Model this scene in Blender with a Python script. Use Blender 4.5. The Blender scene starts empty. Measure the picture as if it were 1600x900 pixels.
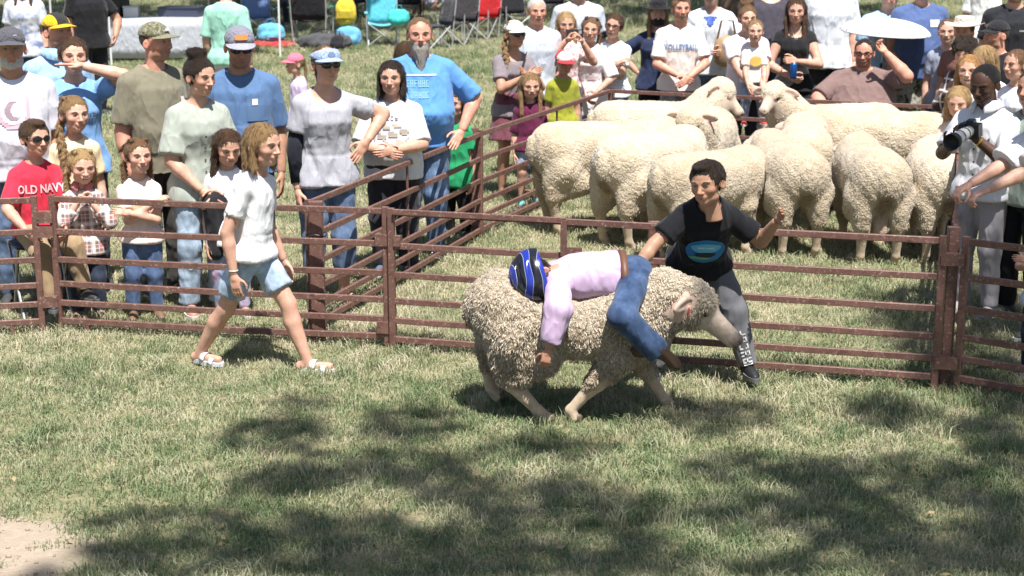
import bpy, math, random
import numpy as np
from mathutils import Vector, Matrix
from mathutils.bvhtree import BVHTree
random.seed(7); rng = np.random.default_rng(11)
R = math.radians
scn = bpy.context.scene
col = scn.collection

# ------------------------------------------------------------------ camera
CAM_H = 2.57; PITCH = R(13.43); FPX = 2500.0          # focal length in pixels of the 1600 px wide photograph
cd = bpy.data.cameras.new('camera'); cam = bpy.data.objects.new('camera', cd); col.objects.link(cam)
cd.sensor_width = 36.0; cd.lens = FPX / 1600 * 36.0
cd.clip_start = 0.1; cd.clip_end = 3000
cam.location = (0, 0, CAM_H); cam.rotation_euler = (R(90) - PITCH, 0, 0)
cd.dof.use_dof = True; cd.dof.focus_distance = 8.6; cd.dof.aperture_fstop = 4.5
scn.camera = cam
# ------------------------------------------------------------------ light
SUN_EL, SUN_AZ = 66.0, 163.0      # azimuth from +Y clockwise: high, behind the camera and a little to its right
sun_vec = Vector((math.sin(R(SUN_AZ)) * math.cos(R(SUN_EL)), math.cos(R(SUN_AZ)) * math.cos(R(SUN_EL)), math.sin(R(SUN_EL))))
w = bpy.data.worlds.new('World'); scn.world = w; w.use_nodes = True
nt = w.node_tree; bgn = nt.nodes['Background']
sky = nt.nodes.new('ShaderNodeTexSky'); sky.sky_type = 'NISHITA'; sky.sun_disc = False
sky.sun_elevation = R(SUN_EL); sky.sun_rotation = R(SUN_AZ); sky.air_density = 1.0; sky.dust_density = 1.5
nt.links.new(sky.outputs[0], bgn.inputs[0]); bgn.inputs[1].default_value = 0.065
sl = bpy.data.lights.new('sun', 'SUN'); sl.energy = 5.0; sl.angle = R(0.55); sl.color = (1.0, 0.965, 0.915)
so = bpy.data.objects.new('sun', sl); col.objects.link(so); so.location = (0, -10, 30)
so.rotation_euler = sun_vec.to_track_quat('Z', 'Y').to_euler()
scn.view_settings.view_transform = 'Standard'; scn.view_settings.look = 'None'
scn.view_settings.gamma = 1.0; scn.view_settings.use_curve_mapping = False
scn.view_settings.exposure = 0.93
scn.cycles.max_bounces = 5; scn.cycles.diffuse_bounces = 3; scn.cycles.glossy_bounces = 2; scn.cycles.transmission_bounces = 2; scn.cycles.transparent_max_bounces = 6

# ------------------------------------------------------------------ pixel helpers (photograph pixels to directions)
CF = Vector((0, math.cos(PITCH), -math.sin(PITCH))); CU = Vector((0, math.sin(PITCH), math.cos(PITCH)))
def ray(u, v): return CF + Vector((1, 0, 0)) * ((u - 800) / FPX) - CU * ((v - 450) / FPX)
def at_z(u, v, z=0.0):
    d = ray(u, v); t = (z - CAM_H) / d.z
    return Vector((d.x * t, d.y * t, z))
def at_y(u, v, y):
    d = ray(u, v); t = y / d.y
    return Vector((d.x * t, y, CAM_H + d.z * t))
def to_px(p):
    q = Vector(p) - Vector((0, 0, CAM_H)); zc = q.dot(CF)
    return 800 + q.x / zc * FPX, 450 - q.dot(CU) / zc * FPX

# ------------------------------------------------------------------ objects
def tag(o, label=None, cat=None, group=None, kind=None):
    if label: o['label'] = label
    if cat: o['category'] = cat
    if group: o['group'] = group
    if kind: o['kind'] = kind
    return o
def empty(name, loc=(0, 0, 0), rz=0.0, label=None, cat=None, group=None):
    o = bpy.data.objects.new(name, None); col.objects.link(o)
    o.location = loc; o.rotation_euler = (0, 0, rz); o.empty_display_size = 0.1
    return tag(o, label, cat, group)
def link(name, me, parent=None, mat=None, mw=None):
    o = bpy.data.objects.new(name, me); col.objects.link(o)
    if mat is not None and len(me.materials) == 0: me.materials.append(mat)
    elif mat is not None and me.materials[0] != mat:
        o.material_slots[0].link = 'OBJECT'; o.material_slots[0].material = mat
    if parent is not None: o.parent = parent
    if mw is not None: o.matrix_local = mw
    return o
def mesh_np(name, V, F, smooth=True, colr=None, wool=None):
    """V (n,3), F (m,4) or (m,3) numpy arrays"""
    me = bpy.data.meshes.new(name)
    V = np.ascontiguousarray(V, np.float32); F = np.ascontiguousarray(F, np.int32)
    n, m, k = len(V), len(F), F.shape[1]
    me.vertices.add(n); me.vertices.foreach_set('co', V.ravel())
    me.loops.add(m * k); me.loops.foreach_set('vertex_index', F.ravel())
    me.polygons.add(m); me.polygons.foreach_set('loop_start', np.arange(0, m * k, k, dtype=np.int32))
    me.polygons.foreach_set('loop_total', np.full(m, k, np.int32))
    me.update(calc_edges=True)
    if smooth: me.polygons.foreach_set('use_smooth', np.ones(m, bool))
    if colr is not None:
        a = me.color_attributes.new('Col', 'FLOAT_COLOR', 'POINT')
        c = np.ones((n, 4), np.float32); c[:, :3] = colr; a.data.foreach_set('color', c.ravel())
    if wool is not None:
        a = me.attributes.new('wool', 'FLOAT', 'POINT'); a.data.foreach_set('value', np.asarray(wool, np.float32))
    return me
class MB:
    """collects boxes, bars, tubes, lathes and polygons into one mesh"""
    def __init__(s): s.v = []; s.f = []
    def add(s, vs, fs):
        b = len(s.v); s.v += [tuple(v) for v in vs]; s.f += [tuple(i + b for i in f) for f in fs]; return s
    def box(s, c, h, M=None):
        vs = [Vector((c[0] + sx * h[0], c[1] + sy * h[1], c[2] + sz * h[2])) for sx in (-1, 1) for sy in (-1, 1) for sz in (-1, 1)]
        if M is not None: vs = [M @ v for v in vs]
        return s.add(vs, [(0, 1, 3, 2), (4, 6, 7, 5), (0, 4, 5, 1), (2, 3, 7, 6), (0, 2, 6, 4), (1, 5, 7, 3)])
    def bar(s, a, b, w, h, up=(0, 0, 1)):
        a = Vector(a); b = Vector(b); d = (b - a).normalized(); up = Vector(up)
        if abs(d.dot(up)) > .98: up = Vector((0, 1, 0))
        x = d.cross(up).normalized(); z = x.cross(d)
        c = min(w, h) * .22
        pr = [(-w + c, -h), (w - c, -h), (w, -h + c), (w, h - c), (w - c, h), (-w + c, h), (-w, h - c), (-w, -h + c)]
        vs = [p + x * i + z * j for p in (a, b) for i, j in pr]
        return s.add(vs, [(k, (k + 1) % 8, 8 + (k + 1) % 8, 8 + k) for k in range(8)] + [tuple(range(7, -1, -1)), tuple(range(8, 16))])
    def tube(s, pts, r, n=8, cap=True):
        pts = [Vector(p) for p in pts]; rs = r if isinstance(r, (list, tuple)) else [r] * len(pts)
        rings = []; ref = None
        for i, p in enumerate(pts):
            d = (pts[min(i + 1, len(pts) - 1)] - pts[max(i - 1, 0)]).normalized()
            if ref is None: ref = Vector((0, 0, 1)) if abs(d.z) < .9 else Vector((1, 0, 0))
            x = d.cross(ref).normalized(); y = x.cross(d); ref = y
            rings += [p + (x * math.cos(2 * math.pi * k / n) + y * math.sin(2 * math.pi * k / n)) * rs[i] for k in range(n)]
        fs = [(i * n + k, i * n + (k + 1) % n, (i + 1) * n + (k + 1) % n, (i + 1) * n + k) for i in range(len(pts) - 1) for k in range(n)]
        if cap: fs += [tuple(range(n - 1, -1, -1)), tuple(range((len(pts) - 1) * n, len(pts) * n))]
        return s.add(rings, fs)
    def lathe(s, prof, n=20, M=None, sx=1, sy=1):
        vs = [Vector((r * sx * math.cos(2 * math.pi * k / n), r * sy * math.sin(2 * math.pi * k / n), z)) for r, z in prof for k in range(n)]
        if M is not None: vs = [M @ v for v in vs]
        return s.add(vs, [(i * n + k, i * n + (k + 1) % n, (i + 1) * n + (k + 1) % n, (i + 1) * n + k) for i in range(len(prof) - 1) for k in range(n)])
    def sheet(s, grid, th=0.004):
        """grid: rows of points; closed sheet with thickness"""
        nr, nc = len(grid), len(grid[0]); P = [[Vector(p) for p in r] for r in grid]
        top, bot = [], []
        for i in range(nr):
            for j in range(nc):
                du = P[i][min(j + 1, nc - 1)] - P[i][max(j - 1, 0)]; dv = P[min(i + 1, nr - 1)][j] - P[max(i - 1, 0)][j]
                nn = du.cross(dv).normalized() * th * .5
                top.append(P[i][j] + nn); bot.append(P[i][j] - nn)
        n = nr * nc; fs = []
        for i in range(nr - 1):
            for j in range(nc - 1):
                a = i * nc + j; fs.append((a, a + 1, a + nc + 1, a + nc)); fs.append((n + a, n + a + nc, n + a + nc + 1, n + a + 1))
        bd = [j for j in range(nc)] + [i * nc + nc - 1 for i in range(1, nr)] + [(nr - 1) * nc + j for j in range(nc - 2, -1, -1)] + [i * nc for i in range(nr - 2, 0, -1)]
        for k in range(len(bd)):
            a, b = bd[k], bd[(k + 1) % len(bd)]; fs.append((b, a, n + a, n + b))
        return s.add(top + bot, fs)
    def mesh(s, name, smooth=False):
        me = bpy.data.meshes.new(name); me.from_pydata(s.v, [], s.f); me.update()
        if smooth: me.polygons.foreach_set('use_smooth', np.ones(len(me.polygons), bool))
        return me
    def build(s, name, mat, parent=None, smooth=False, mw=None): return link(name, s.mesh(name, smooth), parent, mat, mw)

# ------------------------------------------------------------------ implicit surfaces on a grid, meshed with surface nets
class Grid:
    def __init__(s, lo, hi, h):
        s.lo = np.array(lo, np.float32); s.h = h
        s.n = np.maximum(np.ceil((np.array(hi) - s.lo) / h).astype(int) + 1, 4)
        s.ax = [(s.lo[i] + h * np.arange(s.n[i])).astype(np.float32) for i in range(3)]
        s.v = np.full(tuple(s.n), 9.0, np.float32)
    def win(s, lo, hi):
        i0 = np.clip(np.floor((np.array(lo) - s.lo) / s.h).astype(int), 0, s.n); i1 = np.clip(np.ceil((np.array(hi) - s.lo) / s.h).astype(int) + 1, 0, s.n)
        sl = tuple(slice(a, b) for a, b in zip(i0, i1))
        return sl, s.ax[0][sl[0]][:, None, None], s.ax[1][sl[1]][None, :, None], s.ax[2][sl[2]][None, None, :]
    def apply(s, sl, d, k, mode):
        v = s.v[sl]
        if v.size == 0: return
        if mode == 'add':
            if k > 0:
                h = np.clip(.5 + .5 * (v - d) / k, 0, 1); s.v[sl] = v * (1 - h) + d * h - k * h * (1 - h)
            else: s.v[sl] = np.minimum(v, d)
        elif mode == 'cut':
            d = -d
            if k > 0:
                h = np.clip(.5 - .5 * (v - d) / k, 0, 1); s.v[sl] = v * (1 - h) + d * h + k * h * (1 - h)
            else: s.v[sl] = np.maximum(v, d)
    def cone(s, a, b, r1, r2, k=.02, flat=False, mode='add'):
        a = np.array(a, np.float32); b = np.array(b, np.float32); m = max(r1, r2) + k + 2.5 * s.h
        sl, X, Y, Z = s.win(np.minimum(a, b) - m, np.maximum(a, b) + m)
        ba = b - a; L2 = float(ba @ ba) + 1e-9; L = math.sqrt(L2)
        px, py, pz = X - a[0], Y - a[1], Z - a[2]
        t0 = (px * ba[0] + py * ba[1] + pz * ba[2]) / L2; t = np.clip(t0, 0, 1)
        d = np.sqrt((px - t * ba[0]) ** 2 + (py - t * ba[1]) ** 2 + (pz - t * ba[2]) ** 2) - (r1 + (r2 - r1) * t)
        if flat: d = np.maximum(d, (t0 - 1) * L)
        s.apply(sl, d, k, mode)
    def ell(s, c, r, k=.02, M=None, mode='add', p=2):
        """ellipsoid, M = 3x3 with rows = local axes"""
        c = np.array(c, np.float32); r = np.array(r, np.float32); m = float(max(r)) + k + 2.5 * s.h
        sl, X, Y, Z = s.win(c - m, c + m)
        x, y, z = X - c[0], Y - c[1], Z - c[2]
        if M is not None:
            x, y, z = (M[0][0] * x + M[0][1] * y + M[0][2] * z, M[1][0] * x + M[1][1] * y + M[1][2] * z, M[2][0] * x + M[2][1] * y + M[2][2] * z)
        if p == 2: q = np.sqrt((x / r[0]) ** 2 + (y / r[1]) ** 2 + (z / r[2]) ** 2)
        else: q = (np.abs(x / r[0]) ** p + np.abs(y / r[1]) ** p + np.abs(z / r[2]) ** p) ** (1 / p)
        s.apply(sl, (q - 1) * float(min(r)) * (1.0 if min(r) / max(r) > .5 else 1.3), k, mode)
    def loft(s, P, r, f, u, L, t, a, b, c=None, n=2.3, k=.02):
        """body of elliptical sections along u"""
        P = np.array(P, np.float32); r, f, u = (np.array(q, np.float32) for q in (r, f, u))
        e = P + u * L; m = max(a) + k + 3 * s.h + .02
        sl, X, Y, Z = s.win(np.minimum(P, e) - m, np.maximum(P, e) + m)
        px, py, pz = X - P[0], Y - P[1], Z - P[2]
        T = (px * u[0] + py * u[1] + pz * u[2]) / L; x = px * r[0] + py * r[1] + pz * r[2]; y = px * f[0] + py * f[1] + pz * f[2]
        A = np.interp(T, t, a).astype(np.float32); B = np.interp(T, t, b).astype(np.float32)
        if c is not None: y = y - np.interp(T, t, c).astype(np.float32)
        q = ((np.abs(x) / A) ** n + (np.abs(y) / B) ** n) ** (1 / n)
        d = (q - 1) * np.minimum(A, B)
        d = np.maximum(np.maximum(d, (t[0] - T) * L), (T - t[-1]) * L)
        s.apply(sl, d, k, 'add')
    def plane(s, p, n):
        """keep the side n points away from"""
        p = np.array(p, np.float32); n = np.array(n, np.float32); n = n / np.linalg.norm(n)
        d = (s.ax[0][:, None, None] - p[0]) * n[0] + (s.ax[1][None, :, None] - p[1]) * n[1] + (s.ax[2][None, None, :] - p[2]) * n[2]
        s.v = np.maximum(s.v, d)
    def net(s):
        v = s.v
        v[0], v[-1], v[:, 0], v[:, -1], v[:, :, 0], v[:, :, -1] = (np.maximum(q, .001) for q in (v[0], v[-1], v[:, 0], v[:, -1], v[:, :, 0], v[:, :, -1]))
        S = v < 0
        cnt = sum(S[i:S.shape[0] - 1 + i, j:S.shape[1] - 1 + j, k:S.shape[2] - 1 + k].astype(np.int8) for i in (0, 1) for j in (0, 1) for k in (0, 1))
        act = (cnt > 0) & (cnt < 8); ci, cj, ck = np.nonzero(act)
        idx = np.full(act.shape, -1, np.int64); idx[ci, cj, ck] = np.arange(len(ci))
        cv = {(i, j, k): v[ci + i, cj + j, ck + k] for i in (0, 1) for j in (0, 1) for k in (0, 1)}
        pos = np.zeros((len(ci), 3), np.float32); num = np.zeros(len(ci), np.float32)
        for a in cv:
            for d in range(3):
                if a[d] == 0:
                    b = list(a); b[d] = 1; va, vb = cv[a], cv[tuple(b)]
                    x = (va < 0) != (vb < 0); t = np.where(x, va / np.where(x, va - vb, 1), 0)
                    q = np.zeros((len(ci), 3), np.float32); q[:] = a; q[:, d] = t
                    pos += q * x[:, None]; num += x
        pos = pos / np.maximum(num, 1)[:, None]
        V = s.lo + s.h * (np.stack([ci, cj, ck], 1) + pos)
        Fs = []
        for d in range(3):
            e1, e2 = (d + 1) % 3, (d + 2) % 3
            sa = [slice(None)] * 3; sb = [slice(None)] * 3; sa[d] = slice(0, -1); sb[d] = slice(1, None)
            A, B = S[tuple(sa)], S[tuple(sb)]; i = np.stack(np.nonzero(A != B), 1)
            ok = (i[:, e1] > 0) & (i[:, e2] > 0) & (i[:, e1] < v.shape[e1] - 1) & (i[:, e2] < v.shape[e2] - 1); i = i[ok]
            ins = A[i[:, 0], i[:, 1], i[:, 2]]
            def cell(o1, o2):
                q = i.copy(); q[:, e1] -= o1; q[:, e2] -= o2
                return idx[q[:, 0], q[:, 1], q[:, 2]]
            F = np.stack([cell(1, 1), cell(0, 1), cell(0, 0), cell(1, 0)], 1)
            F[~ins] = F[~ins][:, ::-1]; Fs.append(F)
        return V, np.concatenate(Fs)
def normals(V, F):
    a = V[F[:, 2]] - V[F[:, 0]]; b = V[F[:, 3]] - V[F[:, 1]]; n = np.cross(a, b); N = np.zeros_like(V)
    for k in range(4): np.add.at(N, F[:, k], n)
    return N / (np.linalg.norm(N, axis=1, keepdims=True) + 1e-9)
_w = rng.normal(size=(3, 24, 3)); _ph = rng.uniform(0, 6.28, (3, 24))
def snoise(V, freq, st=(1, 1, 1), seed=0):
    """sum-of-waves noise about -1..1"""
    P = (V * np.array(st, np.float32) * freq); o = np.zeros(len(V), np.float32)
    for j in range(12):
        kk = (j + seed * 5) % 24; o += np.sin(P @ _w[seed % 3, kk] * 2.2 + _ph[seed % 3, kk] + seed)
    return o / 4.5
# ------------------------------------------------------------------ materials
_mc = {}
def node(nt, typ, **kw):
    n = nt.nodes.new('ShaderNode' + typ)
    for k, v in kw.items():
        if k.startswith('i_'):
            key = k[2:]; key = int(key) if key.isdigit() else key.replace('_', ' ')
            if hasattr(v, 'is_linked') or v.__class__.__name__.startswith('NodeSocket'): nt.links.new(v, n.inputs[key])
            else: n.inputs[key].default_value = v
        else: setattr(n, k, v)
    return n
def c4(c): return (c[0], c[1], c[2], 1.0)
def srgb(r, g, b):
    f = lambda x: (x / 255 / 12.92) if x / 255 <= .04045 else ((x / 255 + .055) / 1.055) ** 2.4
    return (f(r), f(g), f(b))
def base(name, rough=.6, spec=.3, metal=0.0):
    m = bpy.data.materials.new(name); m.use_nodes = True; nt = m.node_tree; b = nt.nodes['Principled BSDF']
    b.inputs['Roughness'].default_value = rough; b.inputs['Specular IOR Level'].default_value = spec; b.inputs['Metallic'].default_value = metal
    return m, nt, b
def mix(nt, fac, a, b, bt='MIX'):
    n = nt.nodes.new('ShaderNodeMix'); n.data_type = 'RGBA'; n.blend_type = bt
    for s, v in ((n.inputs[0], fac), (n.inputs[6], a), (n.inputs[7], b)):
        if hasattr(v, 'is_linked'): nt.links.new(v, s)
        else: s.default_value = v if not isinstance(v, tuple) else (c4(v) if len(v) == 3 else v)
    return n.outputs[2]
def ramp(nt, src, stops, interp='LINEAR'):
    n = nt.nodes.new('ShaderNodeValToRGB'); n.color_ramp.interpolation = interp; e = n.color_ramp.elements
    while len(e) < len(stops): e.new(.5)
    for k, (p, c) in enumerate(stops):
        e[k].position = p; e[k].color = c4(c) if isinstance(c, tuple) else (c, c, c, 1)
    nt.links.new(src, n.inputs[0]); return n.outputs[0]
def noise(nt, vec, scale, detail=3, rough=.55):
    n = nt.nodes.new('ShaderNodeTexNoise'); n.inputs['Scale'].default_value = scale; n.inputs['Detail'].default_value = detail; n.inputs['Roughness'].default_value = rough
    if vec is not None: nt.links.new(vec, n.inputs['Vector'])
    return n.outputs[0]
def coords(nt, which='Object', scale=None):
    o = nt.nodes.new('ShaderNodeTexCoord').outputs[which]
    if scale:
        m = nt.nodes.new('ShaderNodeMapping'); m.inputs['Scale'].default_value = scale; nt.links.new(o, m.inputs[0]); o = m.outputs[0]
    return o
def bump(nt, b, src, strength=.3, dist=.01, prev=None):
    n = nt.nodes.new('ShaderNodeBump'); n.inputs['Strength'].default_value = strength; n.inputs['Distance'].default_value = dist
    nt.links.new(src, n.inputs['Height'])
    if prev is not None: nt.links.new(prev, n.inputs['Normal'])
    nt.links.new(n.outputs[0], b.inputs['Normal']); return n.outputs[0]
def plain(name, c, rough=.5, metal=0.0, spec=.4, var=.08):
    key = ('p', name, c, rough, metal)
    if key in _mc: return _mc[key]
    m, nt, b = base(name, rough, spec, metal); o = coords(nt)
    f = noise(nt, o, 9, 4)
    nt.links.new(mix(nt, f, tuple(x * (1 - var * 1.6) for x in c), tuple(min(1, x * (1 + var)) for x in c)), b.inputs['Base Color'])
    _mc[key] = m; return m
def skin_mat():
    if 'skin' in _mc: return _mc['skin']
    m, nt, b = base('skin', .5, .35); a = node(nt, 'Attribute', attribute_name='Col')
    f = noise(nt, coords(nt), 22, 4)
    g = ramp(nt, f, [(.3, (.86, .80, .78)), (.7, (1.06, 1.06, 1.06))])
    nt.links.new(mix(nt, 1.0, a.outputs[0], g, 'MULTIPLY'), b.inputs['Base Color'])
    b.inputs['Subsurface Weight'].default_value = .12; b.inputs['Subsurface Scale'].default_value = .02; b.inputs['Subsurface Radius'].default_value = (1, .35, .2)
    bump(nt, b, noise(nt, coords(nt), 140, 2), .12, .002)
    _mc['skin'] = m; return m
def fabric(c, pat='plain', c2=(.8, .8, .8), c3=(.1, .1, .1), rough=.85):
    key = ('f', c, pat, c2, c3)
    if key in _mc: return _mc[key]
    m, nt, b = base('fabric_' + pat, rough, .15); o = coords(nt)
    b.inputs['Sheen Weight'].default_value = .12; b.inputs['Sheen Roughness'].default_value = .5
    f = noise(nt, o, 7, 5); cc = None
    if pat == 'plain':
        cc = mix(nt, f, tuple(x * .86 for x in c), tuple(min(.9, x * 1.1) for x in c))
    elif pat == 'heather':
        cc = mix(nt, noise(nt, o, 160, 3), tuple(x * .7 for x in c), tuple(min(.9, x * 1.3) for x in c))
    elif pat == 'denim':
        n2 = ramp(nt, noise(nt, o, 11, 4), [(.38, 0.0), (.68, 1.0)])
        cc = mix(nt, n2, tuple(x * .75 for x in c), tuple(min(.9, x * 1.5 + .02) for x in c))
        cc = mix(nt, .35, cc, noise(nt, coords(nt, 'Object', (60, 60, 400)), 3, 2), 'OVERLAY')
    elif pat == 'stripes':
        wv = node(nt, 'TexWave', wave_type='BANDS', bands_direction='Z', i_Scale=11.0, i_Distortion=.4, i_Detail=1.0); nt.links.new(o, wv.inputs[0])
        cc = mix(nt, ramp(nt, wv.outputs[0], [(.45, 0.0), (.55, 1.0)]), c, c2)
    elif pat == 'plaid':
        cur = c
        for dr, sc, th, cl in (('X', 6.5, .5, c2), ('Z', 6.5, .5, c2), ('X', 13, .86, c3), ('Z', 13, .86, c3), ('X', 3.25, .93, (.85, .82, .8)), ('Z', 3.25, .93, (.85, .82, .8))):
            wv = node(nt, 'TexWave', wave_type='BANDS', bands_direction=dr, i_Scale=sc, i_Distortion=.5, i_Detail=1.0); nt.links.new(o, wv.inputs[0])
            s = ramp(nt, wv.outputs[0], [(th - .03, 0.0), (th + .03, .55)])
            cur = mix(nt, s, cur, cl)
        cc = cur
    elif pat in ('camo', 'floral', 'tiedye'):
        sc = {'camo': 11, 'floral': 26, 'tiedye': 6}[pat]
        a = ramp(nt, noise(nt, o, sc, 2), [(.47, 0.0), (.5, 1.0)] if pat != 'tiedye' else [(.4, 0.0), (.6, 1.0)])
        mp = node(nt, 'Mapping', i_Location=(3.3, 1.7, 9.1)); nt.links.new(o, mp.inputs[0])
        d = ramp(nt, noise(nt, mp.outputs[0], sc * 1.3, 2), [(.54, 0.0), (.57, 1.0)] if pat != 'tiedye' else [(.42, 0.0), (.64, 1.0)])
        cc = mix(nt, d, mix(nt, a, c, c2), c3)
    nt.links.new(cc, b.inputs['Base Color'])
    mp2 = node(nt, 'Mapping', i_Rotation=(.3, .5, .2), i_Scale=(1.0, 1.0, .45)); nt.links.new(o, mp2.inputs[0])
    wr = ramp(nt, noise(nt, mp2.outputs[0], 9, 2, .45), [(.35, 0.0), (.5, 1.0), (.66, .1)])
    p = bump(nt, b, wr, .42, .02)
    bump(nt, b, noise(nt, o, 260, 2), .25, .002, p)
    _mc[key] = m; return m
def hair_mat(c):
    key = ('h', c)
    if key in _mc: return _mc[key]
    m, nt, b = base('hair', .42, .45); o = coords(nt, 'Object', (1, 1, .13))
    f = noise(nt, o, 70, 5, .75)
    nt.links.new(mix(nt, ramp(nt, f, [(.32, 0.0), (.7, 1.0)]), tuple(x * .5 for x in c), tuple(min(.85, x * 1.6) for x in c)), b.inputs['Base Color'])
    bump(nt, b, noise(nt, o, 95, 4, .75), .8, .02)
    _mc[key] = m; return m
WHITE = (.80, .80, .79)
SK = {'fair': (.60, .365, .275), 'light': (.54, .32, .235), 'tan': (.44, .245, .165), 'red': (.56, .29, .21), 'olive': (.40, .235, .155), 'dark': (.075, .038, .026)}
HC = {'black': (.012, .009, .008), 'dark': (.03, .018, .012), 'brown': (.085, .045, .024), 'lbrown': (.19, .105, .055), 'blond': (.46, .30, .14), 'dblond': (.30, .185, .085), 'grey': (.34, .31, .28), 'white': (.62, .59, .54), 'red': (.25, .10, .045)}
# ------------------------------------------------------------------ canonical head-space meshes (unit = head height, chin z=0, face towards -Y)
_hd = {}
def rotm(ax, ang): return np.array(Matrix.Rotation(ang, 3, ax))
def head_geo(kind):
    """kind: (sex, mouth) -> V, F, masks for paint"""
    if kind in _hd: return _hd[kind]
    sex, mouth = kind
    g = Grid((-.48, -.66, -.5), (.48, .55, 1.06), 1 / 44)
    jaw = {'m': 1.0, 'f': .9, 'c': .92}[sex]
    g.ell((0, .055, .62), (.335, .405, .375), .02)
    g.ell((0, -.16, .47), (.275 * (1.03 if sex == 'm' else 1), .235, .40), .12)
    g.ell((0, -.13, .24), (.235 * jaw, .22, .25), .08)
    g.ell((0, -.265, .07), (.10 * jaw, .095, .085), .10)                       # chin
    for sx in (-1, 1):
        g.ell((sx * .165, -.265, .37), (.095, .09, .085), .08)                  # cheek
        g.ell((sx * .15, -.06, .14), (.10 * jaw, .17, .10), .08)                # jaw angle
        g.ell((sx * .125, -.40, .505), (.075, .062, .05), .035, mode='cut')     # socket
        g.ell((sx * .125, -.318, .500), (.066, .066, .052), .012)               # lids over the eyeball
        g.cone((sx * .05, -.385, .575), (sx * .20, -.335, .585), .028, .020, .04)   # brow
        g.ell((sx * .345, .05, .43), (.035, .085, .135), .02, rotm('Z', sx * .45))     # ear
        g.ell((sx * .372, .03, .45), (.018, .045, .08), .01, rotm('Z', sx * .45), 'cut')
    nb = .9 if sex == 'c' else 1.0
    g.cone((0, -.385, .53), (0, -.385 - .085 * nb, .345), .030, .050, .045)     # nose
    g.ell((0, -.45 - .02 * nb, .335), (.05, .05, .04), .03)
    for sx in (-1, 1): g.ell((sx * .048, -.415, .322), (.036, .042, .03), .022)
    g.ell((0, -.35, .235), (.10, .055, .055), .05)                               # muzzle
    if mouth == 'open':
        g.cone((-.075, -.385, .205), (.075, -.385, .205), .022, .022, .03)
        g.ell((0, -.425, .19), (.075, .06, .040), .02, mode='cut')
    else:
        g.cone((-.075, -.372, .218), (.075, -.372, .218), .024, .024, .03)       # upper lip
        g.cone((-.06, -.372, .170), (.06, -.372, .170), .026, .026, .03)
        g.ell((0, -.43, .195), (.115, .04, .007), .008, mode='cut')
    nr = {'m': .255, 'f': .20, 'c': .185}[sex]
    g.cone((0, .06, .22), (0, .13, -.47), nr * .95, nr * 1.05, .08)
    V, F = g.net(); _hd[kind] = (V, F); return V, F
def head_paint(V, sk, sex, mouth, stubble=None, flush=1.0):
    C = np.tile(np.array(sk, np.float32), (len(V), 1)); x, y, z = np.abs(V[:, 0]), V[:, 1], V[:, 2]
    def blend(m, c): C[:] = C * (1 - m[:, None]) + np.array(c, np.float32) * m[:, None]
    sm = lambda d, wd: np.clip(1 - d / wd, 0, 1)
    rd = np.array(sk) * np.array((1.04, .72, .70))
    blend(sm(np.sqrt(((x - .19) / .12) ** 2 + ((z - .33) / .10) ** 2), 1.2) * (y < -.1) * .55 * flush, rd)
    blend(sm(np.sqrt((x / .07) ** 2 + ((z - .34) / .06) ** 2), 1.2) * (y < -.38) * .6 * flush, rd)
    blend(sm(np.sqrt(((x - .35) / .1) ** 2 + ((z - .43) / .16) ** 2), 1.2) * .5, rd)
    if stubble is not None:
        m = np.clip((.36 - z) / .12, 0, 1) * np.clip((.02 - y) / .15, 0, 1) * (z > -.06) * .65
        blend(m, stubble)
    lip = np.array(sk) * np.array((.92, .66, .66))
    blend(sm(np.sqrt((x / .105) ** 2 + ((z - .195) / .05) ** 2), 1.25) * (y < -.30) * .7, lip)
    blend(sm(np.sqrt((x / .085) ** 2 + ((z - .196) / .012) ** 2), 1.6) * (y < -.30) * .8, np.array(sk) * .22)
    if mouth == 'open':
        blend(((x < .07) & (np.abs(z - .19) < .035) & (y > -.40) & (y < -.30)) * .95, (.10, .03, .025))
        blend(((x < .06) & (z > .192) & (z < .225) & (y > -.41) & (y < -.30)) * .9, (.6, .57, .5))
    for s in (.024,): blend(sm(np.sqrt(((x - .042) / s) ** 2 + ((z - .305) / .014) ** 2), 1.5) * (y < -.38) * .8, np.array(sk) * .25)
    blend(sm(np.sqrt(((x - .125) / .09) ** 2 + ((z - .50) / .055) ** 2), 1.3) * (y < -.2) * .30, np.array(sk) * np.array((.55, .45, .45)))
    return C
def fan(pts):
    return pts
_am = {}
def acc(key, fn):
    if key not in _am: _am[key] = fn()
    return _am[key]
def eye_mesh():
    mb = MB(); n = 16
    def surf(x, z): return -.318 - .066 * math.sqrt(max(0, 1 - (x / .0665) ** 2 * .9 - ((z) / .056) ** 2 * .8)) - .006
    def disc(rx, rz, off, cx=0, cz=0, up=1.0):
        vs = [Vector((cx, surf(cx, cz) - off, cz))] + [Vector((cx + rx * math.cos(a), surf(cx + rx * math.cos(a), cz + rz * math.sin(a)) - off, cz + rz * math.sin(a) * (1 if math.sin(a) > 0 else .8))) for a in [2 * math.pi * k / n for k in range(n)]]
        b = len(mb.v); mb.add(vs, [(0, 1 + k, 1 + (k + 1) % n) for k in range(n)])
    disc(.054, .017, 0); n0 = len(mb.f); disc(.021, .0175, .003, 0, .001); n1 = len(mb.f)
    # upper lash line
    top = [Vector((.064 * math.cos(a), surf(.058 * math.cos(a), .02) - .006, .020 * math.sin(a) + .003)) for a in [math.pi * k / 10 for k in range(11)]]
    mb.tube(top, [.003] + [.0055] * 9 + [.003], 5)
    me = mb.mesh('eye', True)
    for m in (plain('eye_white', (.36, .33, .31), .35), plain('eye_iris', (.05, .035, .025), .2), plain('eyelash', (.03, .02, .015), .6)): me.materials.append(m)
    for i, p in enumerate(me.polygons): p.material_index = 0 if i < n0 else (1 if i < n1 else 2)
    return me
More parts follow.
